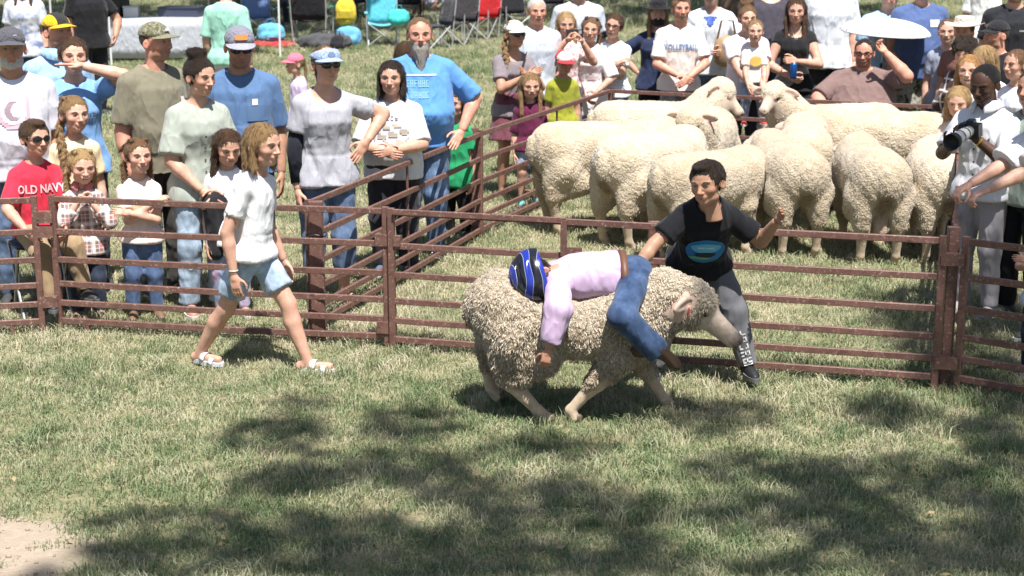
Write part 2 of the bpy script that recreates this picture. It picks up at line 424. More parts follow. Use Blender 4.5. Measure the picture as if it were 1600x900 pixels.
def brow_mesh():
    mb = MB(); P = [(-.085, -.352, .560), (-.05, -.388, .585), (0, -.392, .597), (.05, -.375, .598), (.095, -.335, .580)]
    mb.tube([Vector((p[0], p[1] - .012, p[2] + .004)) for p in P], [.005, .011, .012, .009, .003], 6); return mb.mesh('eyebrow', True)
def hair_geo(style):
    g = Grid((-.75, -.75, -1.7), (.75, .8, 1.32), 1 / 26 if style in ('long', 'braid', 'pony') else 1 / 30)
    r = {'short': .035, 'buzz': .03, 'curly': .09, 'crew': .05}.get(style, .045)
    g.ell((0, .065, .625), (.335 + r, .405 + r, .375 + r * 1.1), .02)
    low = {'short': .40, 'buzz': .42, 'crew': .42, 'curly': .34, 'fringe': .2}.get(style, .22)
    # face opening: keep only behind a slanted hairline
    if style == 'buzz': hl = .80
    elif style == 'crew': hl = .80
    elif style in ('fringe', 'curly'): hl = .70
    else: hl = .80
    g.ell((0, -.62, .38), (.33, .46 if style in ('short', 'crew', 'buzz') else .50, hl - .38), .03, mode='cut', p=2.6)
    for sx in (-1, 1): g.ell((sx * .36, -.02, .40), (.10, .12 if style in ('short', 'buzz', 'crew', 'bun') else .02, .17), .02, mode='cut')
    g.plane((0, -.1, low), (0, -.55, -1))
    if style == 'crew': g.ell((0, -.16, .95), (.22, .22, .10), .08)
    if style == 'curly':
        for k in range(26):
            a = random.uniform(0, 6.28); e = random.uniform(.1, 1.4); g.ell((.38 * math.cos(a) * math.cos(e), .07 + .42 * math.sin(a) * math.cos(e), .66 + .40 * math.sin(e)), (.11, .11, .11), .02)
        g.ell((0, -.62, .34), (.30, .42, .34), .03, mode='cut', p=2.6)
    if style in ('bun', 'pony', 'braid', 'tied'): pass
    if style == 'bun':
        g.ell((0, .18, 1.10), (.24, .22, .18), .06)
        for k in range(7):
            a = k * .9; g.ell((.19 * math.cos(a), .18 + .17 * math.sin(a), 1.10 + .08 * math.sin(k * 2.3)), (.09, .09, .09), .01)
    if style == 'tied': g.ell((0, .46, .62), (.15, .14, .16), .05)
    if style == 'pony': g.cone((0, .46, .74), (0, .60, .2), .11, .09, .05); g.cone((0, .60, .2), (.05, .56, -.35), .09, .03, .03)
    if style in ('long', 'bob', 'mid'):
        bot = {'long': -1.15, 'mid': -.38, 'bob': -.05}[style]
        for sx in (-1, 1):
            g.cone((sx * .33, .03, .62), (sx * .35, .02, .15), .085, .085, .05)
            g.cone((sx * .35, .02, .15), (sx * (.36 if bot < -.3 else .33), -.02, bot), .085, .10 if bot > -.5 else .06, .04)
            g.cone((sx * .20, .32, .5), (sx * .22, .27, bot + .05), .14, .12 if bot > -.5 else .08, .06)
            if style == 'long': g.cone((sx * .34, -.02, .2), (sx * .34, -.22, -.7), .09, .07, .05)
        g.ell((0, .33, .4), (.22, .16, .4), .06)
        g.cone((0, .36, .3), (0, .34, bot), .13, .1 if bot > -.5 else .06, .06)
    if style == 'braid':
        pts = [(.30, .25, .25), (.36, .18, .02), (.40, .05, -.2), (.42, -.06, -.42), (.42, -.14, -.64), (.41, -.19, -.86), (.40, -.22, -1.05)]
        for k, p in enumerate(pts):
            for sx in (-1, 1): g.ell((-p[0] + sx * .035, p[1], p[2] + sx * .05), (.085, .08, .12), .01, rotm('Y', sx * .5))
        for k in range(9):
            a = -.9 + k * .42; g.ell((.30 * math.cos(a + 1.2), .02, .93 + .06 * math.sin(a)), (.06, .06, .05), .02)
    if style == 'braids2':
        for sx in (-1, 1):
            for k in range(6): g.ell((sx * (.20 + .03 * k), -.12 + .12 * k, 1.0 - .07 * k), (.075, .085, .06), .015)
            for k in range(5):
                for q in (-1, 1): g.ell((sx * .36 + q * .03, .22, .26 - .14 * k + q * .03), (.06, .06, .085), .01, rotm('Y', q * .5))
    V, F = g.net(); Nn = normals(V, F)
    amp = {'buzz': .004, 'curly': .03}.get(style, .011)
    d = snoise(V, 16, (1, 1, .12 if style not in ('curly', 'bun') else 1), 1) * amp + snoise(V, 40, (1, 1, .1), 2) * amp * .5
    V = V + Nn * d[:, None]
    n_ = {'buzz': 500, 'long': 2600, 'mid': 2200}.get(style, 1600); fi = rng.integers(0, len(F), n_); p = V[F[fi, 0]]; nn = Nn[F[fi, 0]]
    fl = p - np.array((0, .12, 1.02)); fl[:, 2] -= .25
    if style in ('curly', 'bun'): fl = fl * .4 + rng.normal(size=fl.shape) * .4
    fl = fl + rng.normal(size=fl.shape) * .06; fl -= nn * (fl * nn).sum(1, keepdims=True); fl /= np.linalg.norm(fl, axis=1, keepdims=True) + 1e-6
    ln = (rng.uniform(.5, 1.2, n_) * {'buzz': .04, 'crew': .09, 'short': .10, 'curly': .10, 'long': .34, 'mid': .26, 'bob': .20}.get(style, .15))[:, None] * np.where(p[:, 1] < -.10, .3, 1.0)[:, None]; sd = np.cross(nn, fl) * .0075; lift = nn * (rng.uniform(.004, .022, n_)[:, None])
    q1, q2, q3 = p - nn * .004, p + fl * ln * .5 + lift, p + fl * ln + lift * .7 - np.array((0, 0, .02))
    SV = np.stack([q1 - sd, q1 + sd, q2 - sd, q2 + sd, q3 - sd * .3, q3 + sd * .3], 1).reshape(-1, 3); b6 = np.arange(n_)[:, None] * 6 + len(V)
    return mesh_np('hair', np.concatenate([V, SV]), np.concatenate([F, b6 + np.array([[0, 1, 3, 2]]), b6 + np.array([[2, 3, 5, 4]])]))
def beard_geo(style):
    g = Grid((-.45, -.7, -1.15), (.45, .3, .5), 1 / 30)
    g.ell((0, -.13, .22), (.235 + .035, .255, .26), .03); g.ell((0, -.27, .07), (.13, .125, .11), .06)
    for sx in (-1, 1): g.ell((sx * .17, -.05, .16), (.11, .19, .16), .06)
    if style == 'long':
        g.cone((0, -.25, .02), (0, -.34, -.66), .21, .07, .08); g.cone((-.07, -.26, 0), (-.05, -.33, -.5), .1, .03, .05); g.cone((.07, -.26, 0), (.06, -.31, -.55), .1, .03, .05)
    g.cone((-.12, -.365, .225), (.12, -.365, .225), .028, .028, .05)
    g.ell((0, -.42, .185), (.085, .12, .022), .012, mode='cut')
    g.ell((0, -.30, .56), (.24, .40, .31), .03, mode='cut', p=2.4)
    g.plane((0, .0, 0), (0, 1, .0))
    g.plane((0, 0, .36), (0, -.25, 1))
    if style != 'long': g.plane((0, 0, -.05), (0, .5, -1))
    V, F = g.net(); Nn = normals(V, F)
    return mesh_np('beard', V + Nn * (snoise(V, 20, (1, 1, .15), 1) * .018)[:, None], F)
def cap_geo(front=False):
    g = Grid((-.5, -.5, .5), (.5, .6, 1.15), 1 / 34)
    g.ell((0, .05, .66), (.375, .445, .40), .0); g.plane((0, 0, .665), (0, .10, -1))
    V, F = g.net(); return mesh_np('cap_crown', V, F)
def brim_geo(curve=.10, length=.36, visor=False):
    mb = MB(); rows = []
    for i in range(9):
        s = i / 8; row = []
        for j in range(13):
            a = -1.15 + 2.3 * j / 12; y0 = .05 - .455 * math.cos(a); x0 = .385 * math.sin(a)
            ext = length * math.cos(a * 1.25) ** .7 if abs(a * 1.25) < 1.57 else 0
            row.append((x0 * (1 + .05 * s), y0 - ext * s, .70 - curve * (x0 / .385) ** 2 - .07 * s * math.cos(a)))
        rows.append(row)
    mb.sheet(rows, .022); return mb.mesh('cap_brim', True)
def band_geo():
    g = Grid((-.5, -.5, .5), (.5, .6, 1.15), 1 / 34)
    g.ell((0, .05, .66), (.40, .47, .44), .0); g.plane((0, 0, .665), (0, .10, -1)); g.plane((0, 0, .83), (0, .45, 1)); g.ell((0, .06, .66), (.33, .40, .6), 0, mode='cut')
    V, F = g.net(); return mesh_np('visor_band', V, F)
def cowboy_geo():
    mb = MB(); n = 28; prof = []
    rows = []
    for i, (rr, z) in enumerate(((.40, .74), (.42, .735), (.55, .73), (.72, .75), (.74, .765), (.72, .775), (.55, .755), (.41, .78), (.385, 1.0), (.345, 1.14), (.25, 1.175), (.1, 1.12), (.0, 1.10))):
        rows.append([Vector((rr * math.sin(2 * math.pi * k / n), .05 + rr * 1.12 * -math.cos(2 * math.pi * k / n), z + (.22 * max(0, rr - .42) * abs(math.sin(2 * math.pi * k / n)) ** 3 * 1.8 if rr > .5 else 0))) for k in range(n)])
    mb.add([v for r in rows for v in r], [(i * n + k, i * n + (k + 1) % n, (i + 1) * n + (k + 1) % n, (i + 1) * n + k) for i in range(len(rows) - 1) for k in range(n)])
    return mb.mesh('cowboy_hat', True)
def glasses_geo(sun=True):
    mb = MB(); L = []
    for sx in (-1, 1):
        cx, rx, rz = sx * .135, .115, .075 if sun else .06
        pts = [(cx + rx * math.cos(a) * (abs(math.cos(a)) ** -.25 if abs(math.cos(a)) > .2 else 1), -.435 + .10 * (abs(cx + rx * math.cos(a)) / .25) ** 2 * .9, .50 + rz * math.sin(a)) for a in [2 * math.pi * k / 18 for k in range(18)]]
        mb.tube(pts + [pts[0]], .013, 5, False)
        if sun: L.append([Vector((cx, -.445, .5))] + [Vector(p) for p in pts])
        mb.tube([(sx * .25, -.345, .53), (sx * .345, -.15, .53), (sx * .36, .04, .50)], .012, 5)
    mb.tube([(-.03, -.44, .52), (0, -.452, .525), (.03, -.44, .52)], .012, 5)
    n0 = len(mb.f)
    for P in L: mb.add(P, [(0, 1 + k, 1 + (k + 1) % 18) for k in range(18)])
    return mb.mesh('glasses', True)
def mask_geo():
    g = Grid((-.4, -.65, -.1), (.4, .1, .5), 1 / 34)
    g.ell((0, -.16, .20), (.27, .31, .25), .0); g.ell((0, -.40, .25), (.1, .1, .12), .08); g.plane((0, 0, .385), (0, .25, 1)); g.plane((0, -.03, 0), (0, 1, 0))
    V, F = g.net(); return mesh_np('face_mask', V, F)
def helmet_geo():
    g = Grid((-.6, -.7, .25), (.6, .85, 1.3), 1 / 40)
    g.ell((0, .08, .62), (.46, .56, .52), .0); g.plane((0, 0, .44), (0, .10, -1))
    for sx in (-1, 1):
        g.cone((sx * .10, -.36, 1.04), (sx * .10, .40, 1.10), .045, .045, .02, mode='cut')
        g.cone((sx * .30, -.34, .90), (sx * .34, .42, .96), .05, .06, .02, mode='cut'); g.cone((sx * .44, -.2, .72), (sx * .46, .40, .70), .05, .05, .02, mode='cut')
    V, F = g.net(); return mesh_np('helmet_shell', V, F)
# ------------------------------------------------------------------ hands and shoes
def hand_geo(pose):
    if ('hand', pose) in _hd: return _hd[('hand', pose)]
    curl = {'flat': .06, 'relaxed': .45, 'grip': 1.05, 'fist': 1.35}[pose]; spread = .10 if pose == 'flat' else .03
    g = Grid((-.45, -.75, -1.12), (.55, .25, .2), 1 / 27)
    g.ell((0, 0, -.27), (.20, .085, .27), .03, p=3); g.cone((0, 0, .12), (0, 0, -.12), .125, .13, .08)
    for x, l in ((-.15, .32), (-.05, .41), (.05, .44), (.15, .39)):
        p = np.array((x, .0, -.47)); a = curl * .55
        for j, sg in enumerate((.45, .32, .26)):
            d = np.array((x * spread * 4, -math.sin(a), -math.cos(a))); q = p + d * l * sg * 1.15
            g.cone(p, q, .056 - .006 * j, .050 - .006 * j, .012); p = q; a += curl * .8
    a = curl * .5
    p0 = np.array((.13, -.03, -.14)); p1 = p0 + np.array((.17, -.05 - .08 * curl, -.15)); p2 = p1 + np.array((.06, -.08 * curl - .02, -.16)); p3 = p2 + np.array((.0 - .03 * curl, -.06 * curl, -.13))
    g.cone(p0, p1, .075, .06, .05); g.cone(p1, p2, .058, .05, .01); g.cone(p2, p3, .05, .042, .01)
    V, F = g.net(); _hd[('hand', pose)] = (V, F); return V, F
def shoe_geo(style):
    g = Grid((-.3, -.85, -.03), (.3, .42, 1.5), 1 / 24)
    g.cone((0, .16, .12), (0, -.48, .10), .15, .15, .04); g.cone((.02, -.45, .10), (0, -.62, .09), .16, .11, .04)
    g.cone((0, .08, .20), (0, -.30, .18), .15, .11, .08)
    if style == 'boot': g.cone((0, .06, .2), (0, .06, 1.35), .17, .23, .08, True); g.cone((0, -.62, .08), (0, -.74, .09), .09, .05, .05)
    elif style == 'hightop': g.cone((0, .06, .2), (0, .05, .72), .165, .17, .08, True)
    else: g.cone((0, .06, .2), (0, .06, .42), .155, .15, .06, True)
    g.plane((0, 0, .0), (0, 0, -1))
    V, F = g.net(); return mesh_np('shoe', V, F)
def sole_geo():
    mb = MB(); n = 24; out = []
    for k in range(n):
        a = 2 * math.pi * k / n; y = -.22 + .53 * math.cos(a); x = .17 * math.sin(a) * (1.08 if y < -.2 else .9); out.append((x, y))
    mb.add([(x, y, 0) for x, y in out] + [(x, y, .10) for x, y in out], [(k, (k + 1) % n, n + (k + 1) % n, n + k) for k in range(n)] + [tuple(range(n - 1, -1, -1)), tuple(range(n, 2 * n))])
    return mb.mesh('sole', False)
def strap_geo():
    mb = MB()
    for y0, y1 in ((-.52, -.38), (-.25, -.10)):
        rows = [[(.185 * math.sin(a), y, .04 + .20 * math.cos(a) + (.05 if y > -.3 else -.02)) for a in [-1.45 + 2.9 * k / 10 for k in range(11)]] for y in (y0, (y0 + y1) / 2, y1)]
        mb.sheet(rows, .02)
    return mb.mesh('strap', True)
# ------------------------------------------------------------------ the figure
def ik(S, T, a, b, pole):
    S, T = Vector(S), Vector(T); d = T - S; L = d.length
    if L > (a + b) * .995: d = d * ((a + b) * .995 / L); L = d.length; T = S + d
    x = (a * a - b * b + L * L) / (2 * L); hh = math.sqrt(max(a * a - x * x, 0)); n = d.normalized()
    p = Vector(pole); p = p - n * p.dot(n)
    p = p.normalized() if p.length > 1e-5 else Vector((0, 1, 0))
    return S + n * x + p * hh, T
PROF = {
 'm': ([0, .08, .18, .30, .42, .55, .68, .80, .88, .94, 1.0], [.050, .080, .090, .088, .085, .089, .095, .094, .076, .052, .034], [.040, .058, .066, .064, .061, .063, .069, .068, .058, .045, .036], [0, -.003, -.006, 0, .004, .004, .004, 0, -.006, -.008, -.004]),
 'f': ([0, .08, .18, .30, .42, .55, .68, .80, .88, .94, 1.0], [.050, .082, .095, .089, .075, .074, .081, .082, .067, .044, .028], [.040, .058, .069, .064, .055, .057, .066, .061, .051, .042, .032], [0, -.004, -.010, -.002, .004, .008, .016, .008, -.004, -.008, -.004]),
 'c': ([0, .08, .18, .30, .42, .55, .68, .80, .88, .94, 1.0], [.046, .072, .079, .077, .075, .076, .079, .077, .063, .044, .029], [.038, .054, .060, .059, .058, .058, .060, .058, .050, .042, .032], [0, -.002, -.005, .002, .006, .004, .002, 0, -.004, -.006, -.004])}
def person(label, head=None, h=1.7, yaw=0, sex='m', skin='light', w=1.0, belly=0.0, lean=0, roll=0, hy=0, hp=0, hr=0, mouth='shut',
           hair=('short', 'brown'), brow=None, beard=None, stubble=None, cap=None, glasses=None, L='down', R_='down', palms=(None, None), hands=('relaxed', 'relaxed'),
           shirt=None, pants=None, shoes=('shoe', (.05, .05, .05)), feet=None, sit=None, twist=0, loc=None, q=1.0, group='spectators', top=None, kid=None, knees=None, far=False, pelvis=None, hipyaw=0, joints=None, cat='person', D=None, shrug=0.0, hscale=1.0):
    S = kid or sex
    if D is not None:
        ztop = at_y(head[0], head[1], D).z
        if sit is None and pelvis is None: h = ztop / (1 - .4 * (1 - math.cos(R(lean)))) * hscale
    hh = float(np.interp(h, [.8, 1.0, 1.2, 1.4, 1.6, 1.8], [.186, .196, .206, .214, .224, .236]))
    hipz = h * float(np.interp(h, [.8, 1.2, 1.6], [.43, .47, .505]))
    shz = h - hh * (1.63 - shrug); nz = h - hh * 1.16
    if sit == 'auto': sit = hipz * 1.0 + ztop - h + (h - hipz) * .35 * (1 - math.cos(R(lean)))
    if sit is not None: dz = sit - hipz
    else: dz = 0
    u = Vector((math.sin(R(roll)), -math.sin(R(lean)), math.cos(R(lean)) * math.cos(R(roll)))).normalized()
    tw = R(twist); r0 = Vector((math.cos(tw), math.sin(tw), 0)); r_ = (r0 - u * r0.dot(u)).normalized(); f_ = u.cross(r_) * -1
    if f_.y > 0 and abs(twist) < 90: f_ = -f_
    hyw = R(hipyaw); hr_ = Vector((math.cos(hyw), math.sin(hyw), 0)); hf = Vector((math.sin(hyw), -math.cos(hyw), 0))
    P = Vector((0, 0, hipz + dz)) if pelvis is None else Vector(pelvis)
    if feet is not None and sit is None and pelvis is None:      # a wide stance lowers the hips until both feet reach the ground
        rc = (hipz - .045 * h) * 1.0; P.z = min(P.z, min((fx[2] if len(fx) > 2 else .045) * h + math.sqrt(max(.01, rc * rc - (fx[1] * h) ** 2 - max(0, abs(fx[0]) - .05) ** 2 * h * h)) for fx in feet))
    P0 = P - u * (.055 * h); Lt = (nz - hipz) + .055 * h; Nk = P0 + u * Lt
    sw = {'m': .098, 'f': .085, 'c': .081}[S] * h * (1 + (w - 1) * .45)
    piv = Nk + u * (h - hh * .95 - nz) + f_ * (.012 * h)
    # root position
    if loc is None:
        zt = (piv.z + hh * .95) if top is None else top
        wp = at_z(head[0], head[1], zt); off = Matrix.Rotation(R(yaw), 3, 'Z') @ Vector((piv.x, piv.y, 0))
        loc = (wp.x - off.x, wp.y - off.y, 0)
    root = empty('person', loc, R(yaw), label, cat, group)
    # limbs
    rad = w ** .6
    J = {}
    for s, key, spec in ((-1, 'L', L), (1, 'R', R_)):
        sh = P0 + u * (shz - hipz + .055 * h) + r_ * (s * sw)
        la, lb = .172 * h, .150 * h; pole = (s * .5, 1, -.3)
        if spec == 'down': tgt = sh + Vector((s * .035, -.03, -.312)) * h; pole = (s * .4, 1, 0)
        elif spec == 'hip': tgt = P + Vector((s * .118 * rad, .0, .075)) * h; pole = (s, .35, -.1)
        elif spec == 'clasp': tgt = P + Vector((s * .035, -.105 * w - .05 * belly, .005)) * h; pole = (s, .4, -.3)
        elif spec == 'cross': tgt = P + u * (.165 * h) + Vector((-s * .055, -.115 * w - .05 * belly - (.02 if s > 0 else 0), -.02 * s)) * h; pole = (s, .2, -.6)
        elif spec == 'chest': tgt = P + u * (.20 * h) + Vector((s * .03, -.13 * w, 0)) * h; pole = (s * .6, .1, -1)
        else:
            tgt = Vector(spec[:3]) * h
            if len(spec) > 3: pole = spec[3]
        if joints and 'T' + key in joints: tgt = Vector(joints['T' + key])
        el, wr = ik(sh, tgt, la, lb, pole); J['sh' + key], J['el' + key], J['wr' + key] = sh, el, wr
        hip = P + hr_ * (s * .049 * h * rad)
        if sit is not None and feet is None: ank = Vector((s * .085 * h, -.27 * h, .045 * h)); kp = (s * .25, -1, .6)
        elif feet is not None: fx = feet[0 if s < 0 else 1]; ank = Vector((fx[0] * h, fx[1] * h, (fx[2] if len(fx) > 2 else .045) * h)); kp = (s * .12, -1, .1)
        else: ank = Vector((s * .062 * h, .01 * h, .045 * h)) + Vector((P.x, 0, 0)) * 0; kp = (s * .12, -1, 0)
        if knees: kp = knees[0 if s < 0 else 1]
        ll = (hipz - .045 * h) * .505
        kn, ank = ik(hip, ank, ll, ll * .99, kp); J['hi' + key], J['kn' + key], J['an' + key] = hip, kn, ank
        td = Vector((s * .16, -1, 0)).normalized(); td = Vector((td.x * math.cos(hyw) - td.y * math.sin(hyw), td.x * math.sin(hyw) + td.y * math.cos(hyw), 0))
        if joints and 'toe' + key in joints: td = Vector(joints['toe' + key]).normalized()
        J['to' + key] = td
    def to_np(v): return np.array(v, np.float32)
    allp = np.array([to_np(v) for k, v in J.items() if not k.startswith('to')] + [to_np(P0), to_np(Nk), to_np(piv)])
    # head matrix
    HM = Matrix.Translation(piv) @ Matrix.Rotation(math.atan2(r_.y, r_.x), 4, 'Z') @ Matrix.Rotation(R(hy), 4, 'Z') @ Matrix.Rotation(R(hr), 4, 'Y') @ Matrix.Rotation(R(hp), 4, 'X') @ Matrix.Diagonal((hh * (1.14 if h < 1.5 else 1.08) * random.uniform(.96, 1.05), hh * 1.03, hh * random.uniform(.97, 1.03), 1)) @ Matrix.Translation((0, -.1, -.05))
    if joints and 'HM' in joints: HM = joints['HM']
    sk = np.array(SK[skin] if isinstance(skin, str) else skin)
    t, a, b, c = (np.array(x, float) for x in PROF[S])
    fat = 1 + (w - 1) * np.interp(t, [0, .2, .45, .75, .9, 1], [.7, .9, 1.15, .8, .5, .3]); bb = np.exp(-((t - .40) / .2) ** 2) * belly
    a, b, c = a * fat + .028 * bb, b * fat + .045 * bb, c + .04 * bb
    a, b, c = a * h, b * h, c * h
    vs = .0155 * q
    def limbs(g, off=0.0, k=.03, hands_=True):
        for key in 'LR':
            sh, el, wr, hi, kn, an = (to_np(J[x + key]) for x in ('sh', 'el', 'wr', 'hi', 'kn', 'an'))
            g.cone(to_np(Nk) * .9 + sh * .1 - to_np(u) * .010 * h, sh, .024 * h * rad, .030 * h * rad, k)
            g.cone(sh, el, .0325 * h * rad, .0265 * h * rad, k)
            fm = el + (wr - el) * .3; g.cone(el, fm, .0255 * h * rad, .0265 * h * rad, .01); g.cone(fm, wr, .0262 * h * rad, .0172 * h * rad ** .5, .01)
            g.cone(hi, kn, .049 * h * rad, .0345 * h * rad, k)
            km = kn + (an - kn) * .32; cb = to_np(Vector((0, .008 * h, 0)))
            g.cone(kn, km + cb, .034 * h * rad, .0345 * h * rad, .015); g.cone(km + cb, an, .0345 * h * rad, .0205 * h, .015)
            td = to_np(J['to' + key]); dn = np.array((0, 0, -.025 * h))
            fs_ = 1.0 if (not shoes or shoes[0] == 'sandal') else .45
            g.cone(an + dn * fs_ - td * .028 * h * fs_, an + dn * .8 * fs_ + td * .09 * h * fs_, .021 * h * (.5 + .5 * fs_), .017 * h * fs_, .02)
    mg = max(.09 * h * rad, float(max(b) + max(np.abs(c)))) + .03
    g = Grid(allp.min(0) - mg, allp.max(0) + mg, vs)
    g.loft(P0, r_, f_, u, Lt, t, a, b, c, 2.3, .02); limbs(g)
    g.cone(Nk - u * .04 * h, piv, .036 * h, .030 * h, .03)
    Vb, Fb = g.net(); Cb = np.tile(sk.astype(np.float32), (len(Vb), 1))
    Vh, Fh = head_geo((S, mouth)); Ch = head_paint(Vh, sk, S, mouth, stubble, .4 if skin == 'dark' else 1)
    HMn = np.array(HM); Vh2 = Vh @ HMn[:3, :3].T + HMn[:3, 3]
    VV, FF, CC = [Vb, Vh2], [Fb, Fh + len(Vb)], [Cb, Ch]; n = len(Vb) + len(Vh)
    for i, key in enumerate('LR'):
        s = -1 if key == 'L' else 1; wr, el = J['wr' + key], J['el' + key]; d = (wr - el).normalized()
        pn = palms[i]; dd = d
        if pn is not None and len(pn) == 2: dd = Vector(pn[1]).normalized(); pn = pn[0]
        pn = Vector(pn) if pn is not None else Vector((-s, 0.15, 0)); pn = (pn - dd * pn.dot(dd)).normalized()
        th = dd.cross(pn)                       # thumb side
        want = Vector((0, -1, .3)) if abs(dd.z) > .6 else Vector((0, 0, 1))
        X = th if th.dot(want) > 0 else -th
        Mx = np.array((X, -pn, -dd)).T * (.104 * h * (1.0 if S != 'c' else .95))
        Vn, Fn = hand_geo(hands[i]); Vn2 = Vn @ Mx.T + np.array(wr + d * .012 * h)
        if np.linalg.det(Mx) < 0: Fn = Fn[:, ::-1]
        VV.append(Vn2); FF.append(Fn + n); n += len(Vn); CC.append(np.tile((sk * np.array((1, .95, .93))).astype(np.float32), (len(Vn), 1)))
    link('body', mesh_np('body', np.concatenate(VV), np.concatenate(FF), True, np.concatenate(CC)), root, skin_mat())
    res = dict(root=root, J=J, HM=HM, P=P, u=u, r=r_, f=f_, h=h, hh=hh, Nk=Nk, P0=P0, Lt=Lt)
    # face and hair
    st, hc = hair; hcol = HC[hc] if isinstance(hc, str) else hc
    sq = random.uniform(.55, .95)
    if not (glasses == 'sun'):
        for s in (-1, 1):
            link('eye', acc('eye', eye_mesh), root, None, HM @ Matrix.Translation((s * .125, 0, .500)) @ Matrix.Diagonal((.92, 1, sq, 1)))
    if not cap or cap[0] != 'helmet':
        for s in (-1, 1): link('eyebrow', acc('brow', brow_mesh), root, hair_mat(brow or tuple(x * .9 + .02 for x in hcol)), HM @ Matrix.Translation((s * .125, 0, 0)) @ Matrix.Scale(s, 4, (1, 0, 0)))
    if st != 'bald': link('hair', acc(('hair', st), lambda: hair_geo(st)), root, hair_mat(hcol), HM @ (Matrix.Translation((0, .06, .62)) @ Matrix.Scale(.935 if cap[0] != 'visor' else .90, 4) @ Matrix.Translation((0, -.06, -.62)) if cap and cap[0] != 'cowboy' else Matrix.Identity(4)))
    if beard: link('beard', acc(('beard', beard[0]), lambda: beard_geo(beard[0])), root, hair_mat(HC[beard[1]]), HM)
    if cap:
        kind = cap[0]; cc = cap[1]; c2 = cap[2] if len(cap) > 2 else cc; pat = cap[3] if len(cap) > 3 else 'plain'
        if kind == 'cap':
            cr = link('cap', acc('cap', cap_geo), root, fabric(cc, pat, (.10, .10, .05), (.25, .24, .17)) if pat != 'plain' else fabric(cc), HM)
            link('brim', acc('brim', brim_geo), cr, fabric(c2), Matrix.Identity(4)); res['cap'] = cr
        elif kind == 'visor':
            cr = link('visor', acc('band', band_geo), root, fabric(cc), HM); link('brim', acc('brim', brim_geo), cr, fabric(c2), Matrix.Identity(4)); res['cap'] = cr
        elif kind == 'cowboy': res['cap'] = link('cowboy_hat', acc('cowboy', cowboy_geo), root, fabric(cc), HM)
        elif kind == 'helmet': res['cap'] = link('helmet', acc('helmet', helmet_geo), root, c2 if not isinstance(c2, tuple) else plain('helmet', cc, .2), HM @ Matrix.Translation((0, .09, .66)) @ Matrix.Scale(1.10, 4) @ Matrix.Translation((0, -.09, -.66)))
    if glasses:
        gm = acc(('gl', glasses), lambda: glasses_geo(glasses == 'sun'))
        link('sunglasses' if glasses == 'sun' else 'glasses', gm, root, plain('dark_lens' if glasses == 'sun' else 'spectacle_frame', (.012, .012, .015), .12, spec=.6), HM)
    # clothes
    hem_t = 0
    if shirt:
        sc, sl_, pat = shirt.get('c', WHITE), shirt.get('sl', 'short'), shirt.get('pat', 'plain')
        off = .84 * shirt.get('off', .019) * (h / 1.7) ** .5; hem = shirt.get('hem', -.035)      # hem height relative to hip joint, in h
        t1 = (.055 + hem) / (Lt / h); tt = np.concatenate([[t1], t[(t > t1)]]); aa = np.interp(tt, t, a) + off; bbv = np.interp(tt, t, b) + off; ccv = np.interp(tt, t, c)
        ach = np.interp(.72, t, a) + off; bch = np.interp(.72, t, b) + off; lo = shirt.get('loose', .90)
        aa = np.where(tt < .72, np.maximum(aa, ach * lo), aa); bbv = np.where(tt < .72, np.maximum(bbv, bch * lo * .96), bbv)
        aa = np.maximum(aa, np.interp(tt, [0, .2, .32], [.113 * h * rad, .110 * h * rad, 0]) + off); bbv = np.maximum(bbv, np.interp(tt, [0, .2, .32], [.086 * h * rad, .080 * h * rad, 0]) + off)
        pts = np.array([to_np(v) for k, v in J.items() if k[:2] in ('sh', 'el', 'wr')] + [to_np(P0), to_np(Nk)])
        mg = max(.12 * h, float(max(bbv) + max(np.abs(ccv))), float(max(aa)) - .06) + off + .03
        g = Grid(pts.min(0) - mg, pts.max(0) + mg, .0125 * q)
        g.loft(P0, r_, f_, u, Lt, tt, aa, bbv, ccv, 2.4, .0)
        for key in 'LR':
            sh, el, wr = (to_np(J[x + key]) for x in ('sh', 'el', 'wr')); ru = .0315 * h * rad + off * .5
            g.cone(to_np(Nk) * .86 + sh * .14 - to_np(u) * .012 * h, sh, .024 * h * rad + off * .5, ru, .03)
            if sl_ in ('short', 'elbow'):
                fr = shirt.get('slen', .66 if sl_ == 'short' else .95); ee = sh + (el - sh) * fr
                g.cone(sh, ee, ru, (.030 * h * rad + off * .95) * shirt.get('flare', 1.0), .014, True)
            elif sl_ == 'long':
                g.cone(sh, el, ru, .0285 * h * rad + off, .025); ee = el + (wr - el) * shirt.get('slen', .93); g.cone(el, ee, .0275 * h * rad + off, .021 * h + off * .9, .012, True)
            elif sl_ == 'none':
                ax = sh - to_np(r_) * (.012 * h) * (-1 if key == 'L' else 1)
                g.cone(ax, sh + (el - sh) * .2, .040 * h, .05 * h, .0, mode='cut')
        nk = shirt.get('neck', 'crew')
        ctr = to_np(Nk + u * .006 * h + f_ * .012 * h)
        if nk == 'crew': g.ell(ctr, (.047 * h, .047 * h, .040 * h), .008, mode='cut')
        elif nk == 'scoop': g.ell(to_np(Nk - u * .012 * h + f_ * .03 * h), (.058 * h, .06 * h, .055 * h), .008, mode='cut')
        elif nk == 'vee':
            g.ell(ctr, (.05 * h, .047 * h, .038 * h), .008, mode='cut'); g.cone(to_np(Nk + f_ * .06 * h), to_np(Nk - u * .085 * h + f_ * .075 * h), .038 * h, .004 * h, .006, mode='cut')
        elif nk == 'collar': g.ell(ctr + to_np(u) * .01 * h, (.042 * h, .044 * h, .03 * h), .008, mode='cut'); g.cone(to_np(Nk + f_ * .055 * h), to_np(Nk - u * .05 * h + f_ * .065 * h), .024 * h, .004 * h, .006, mode='cut')
        V, F = g.net(); Nn = normals(V, F)
        sd = random.randint(0, 8)
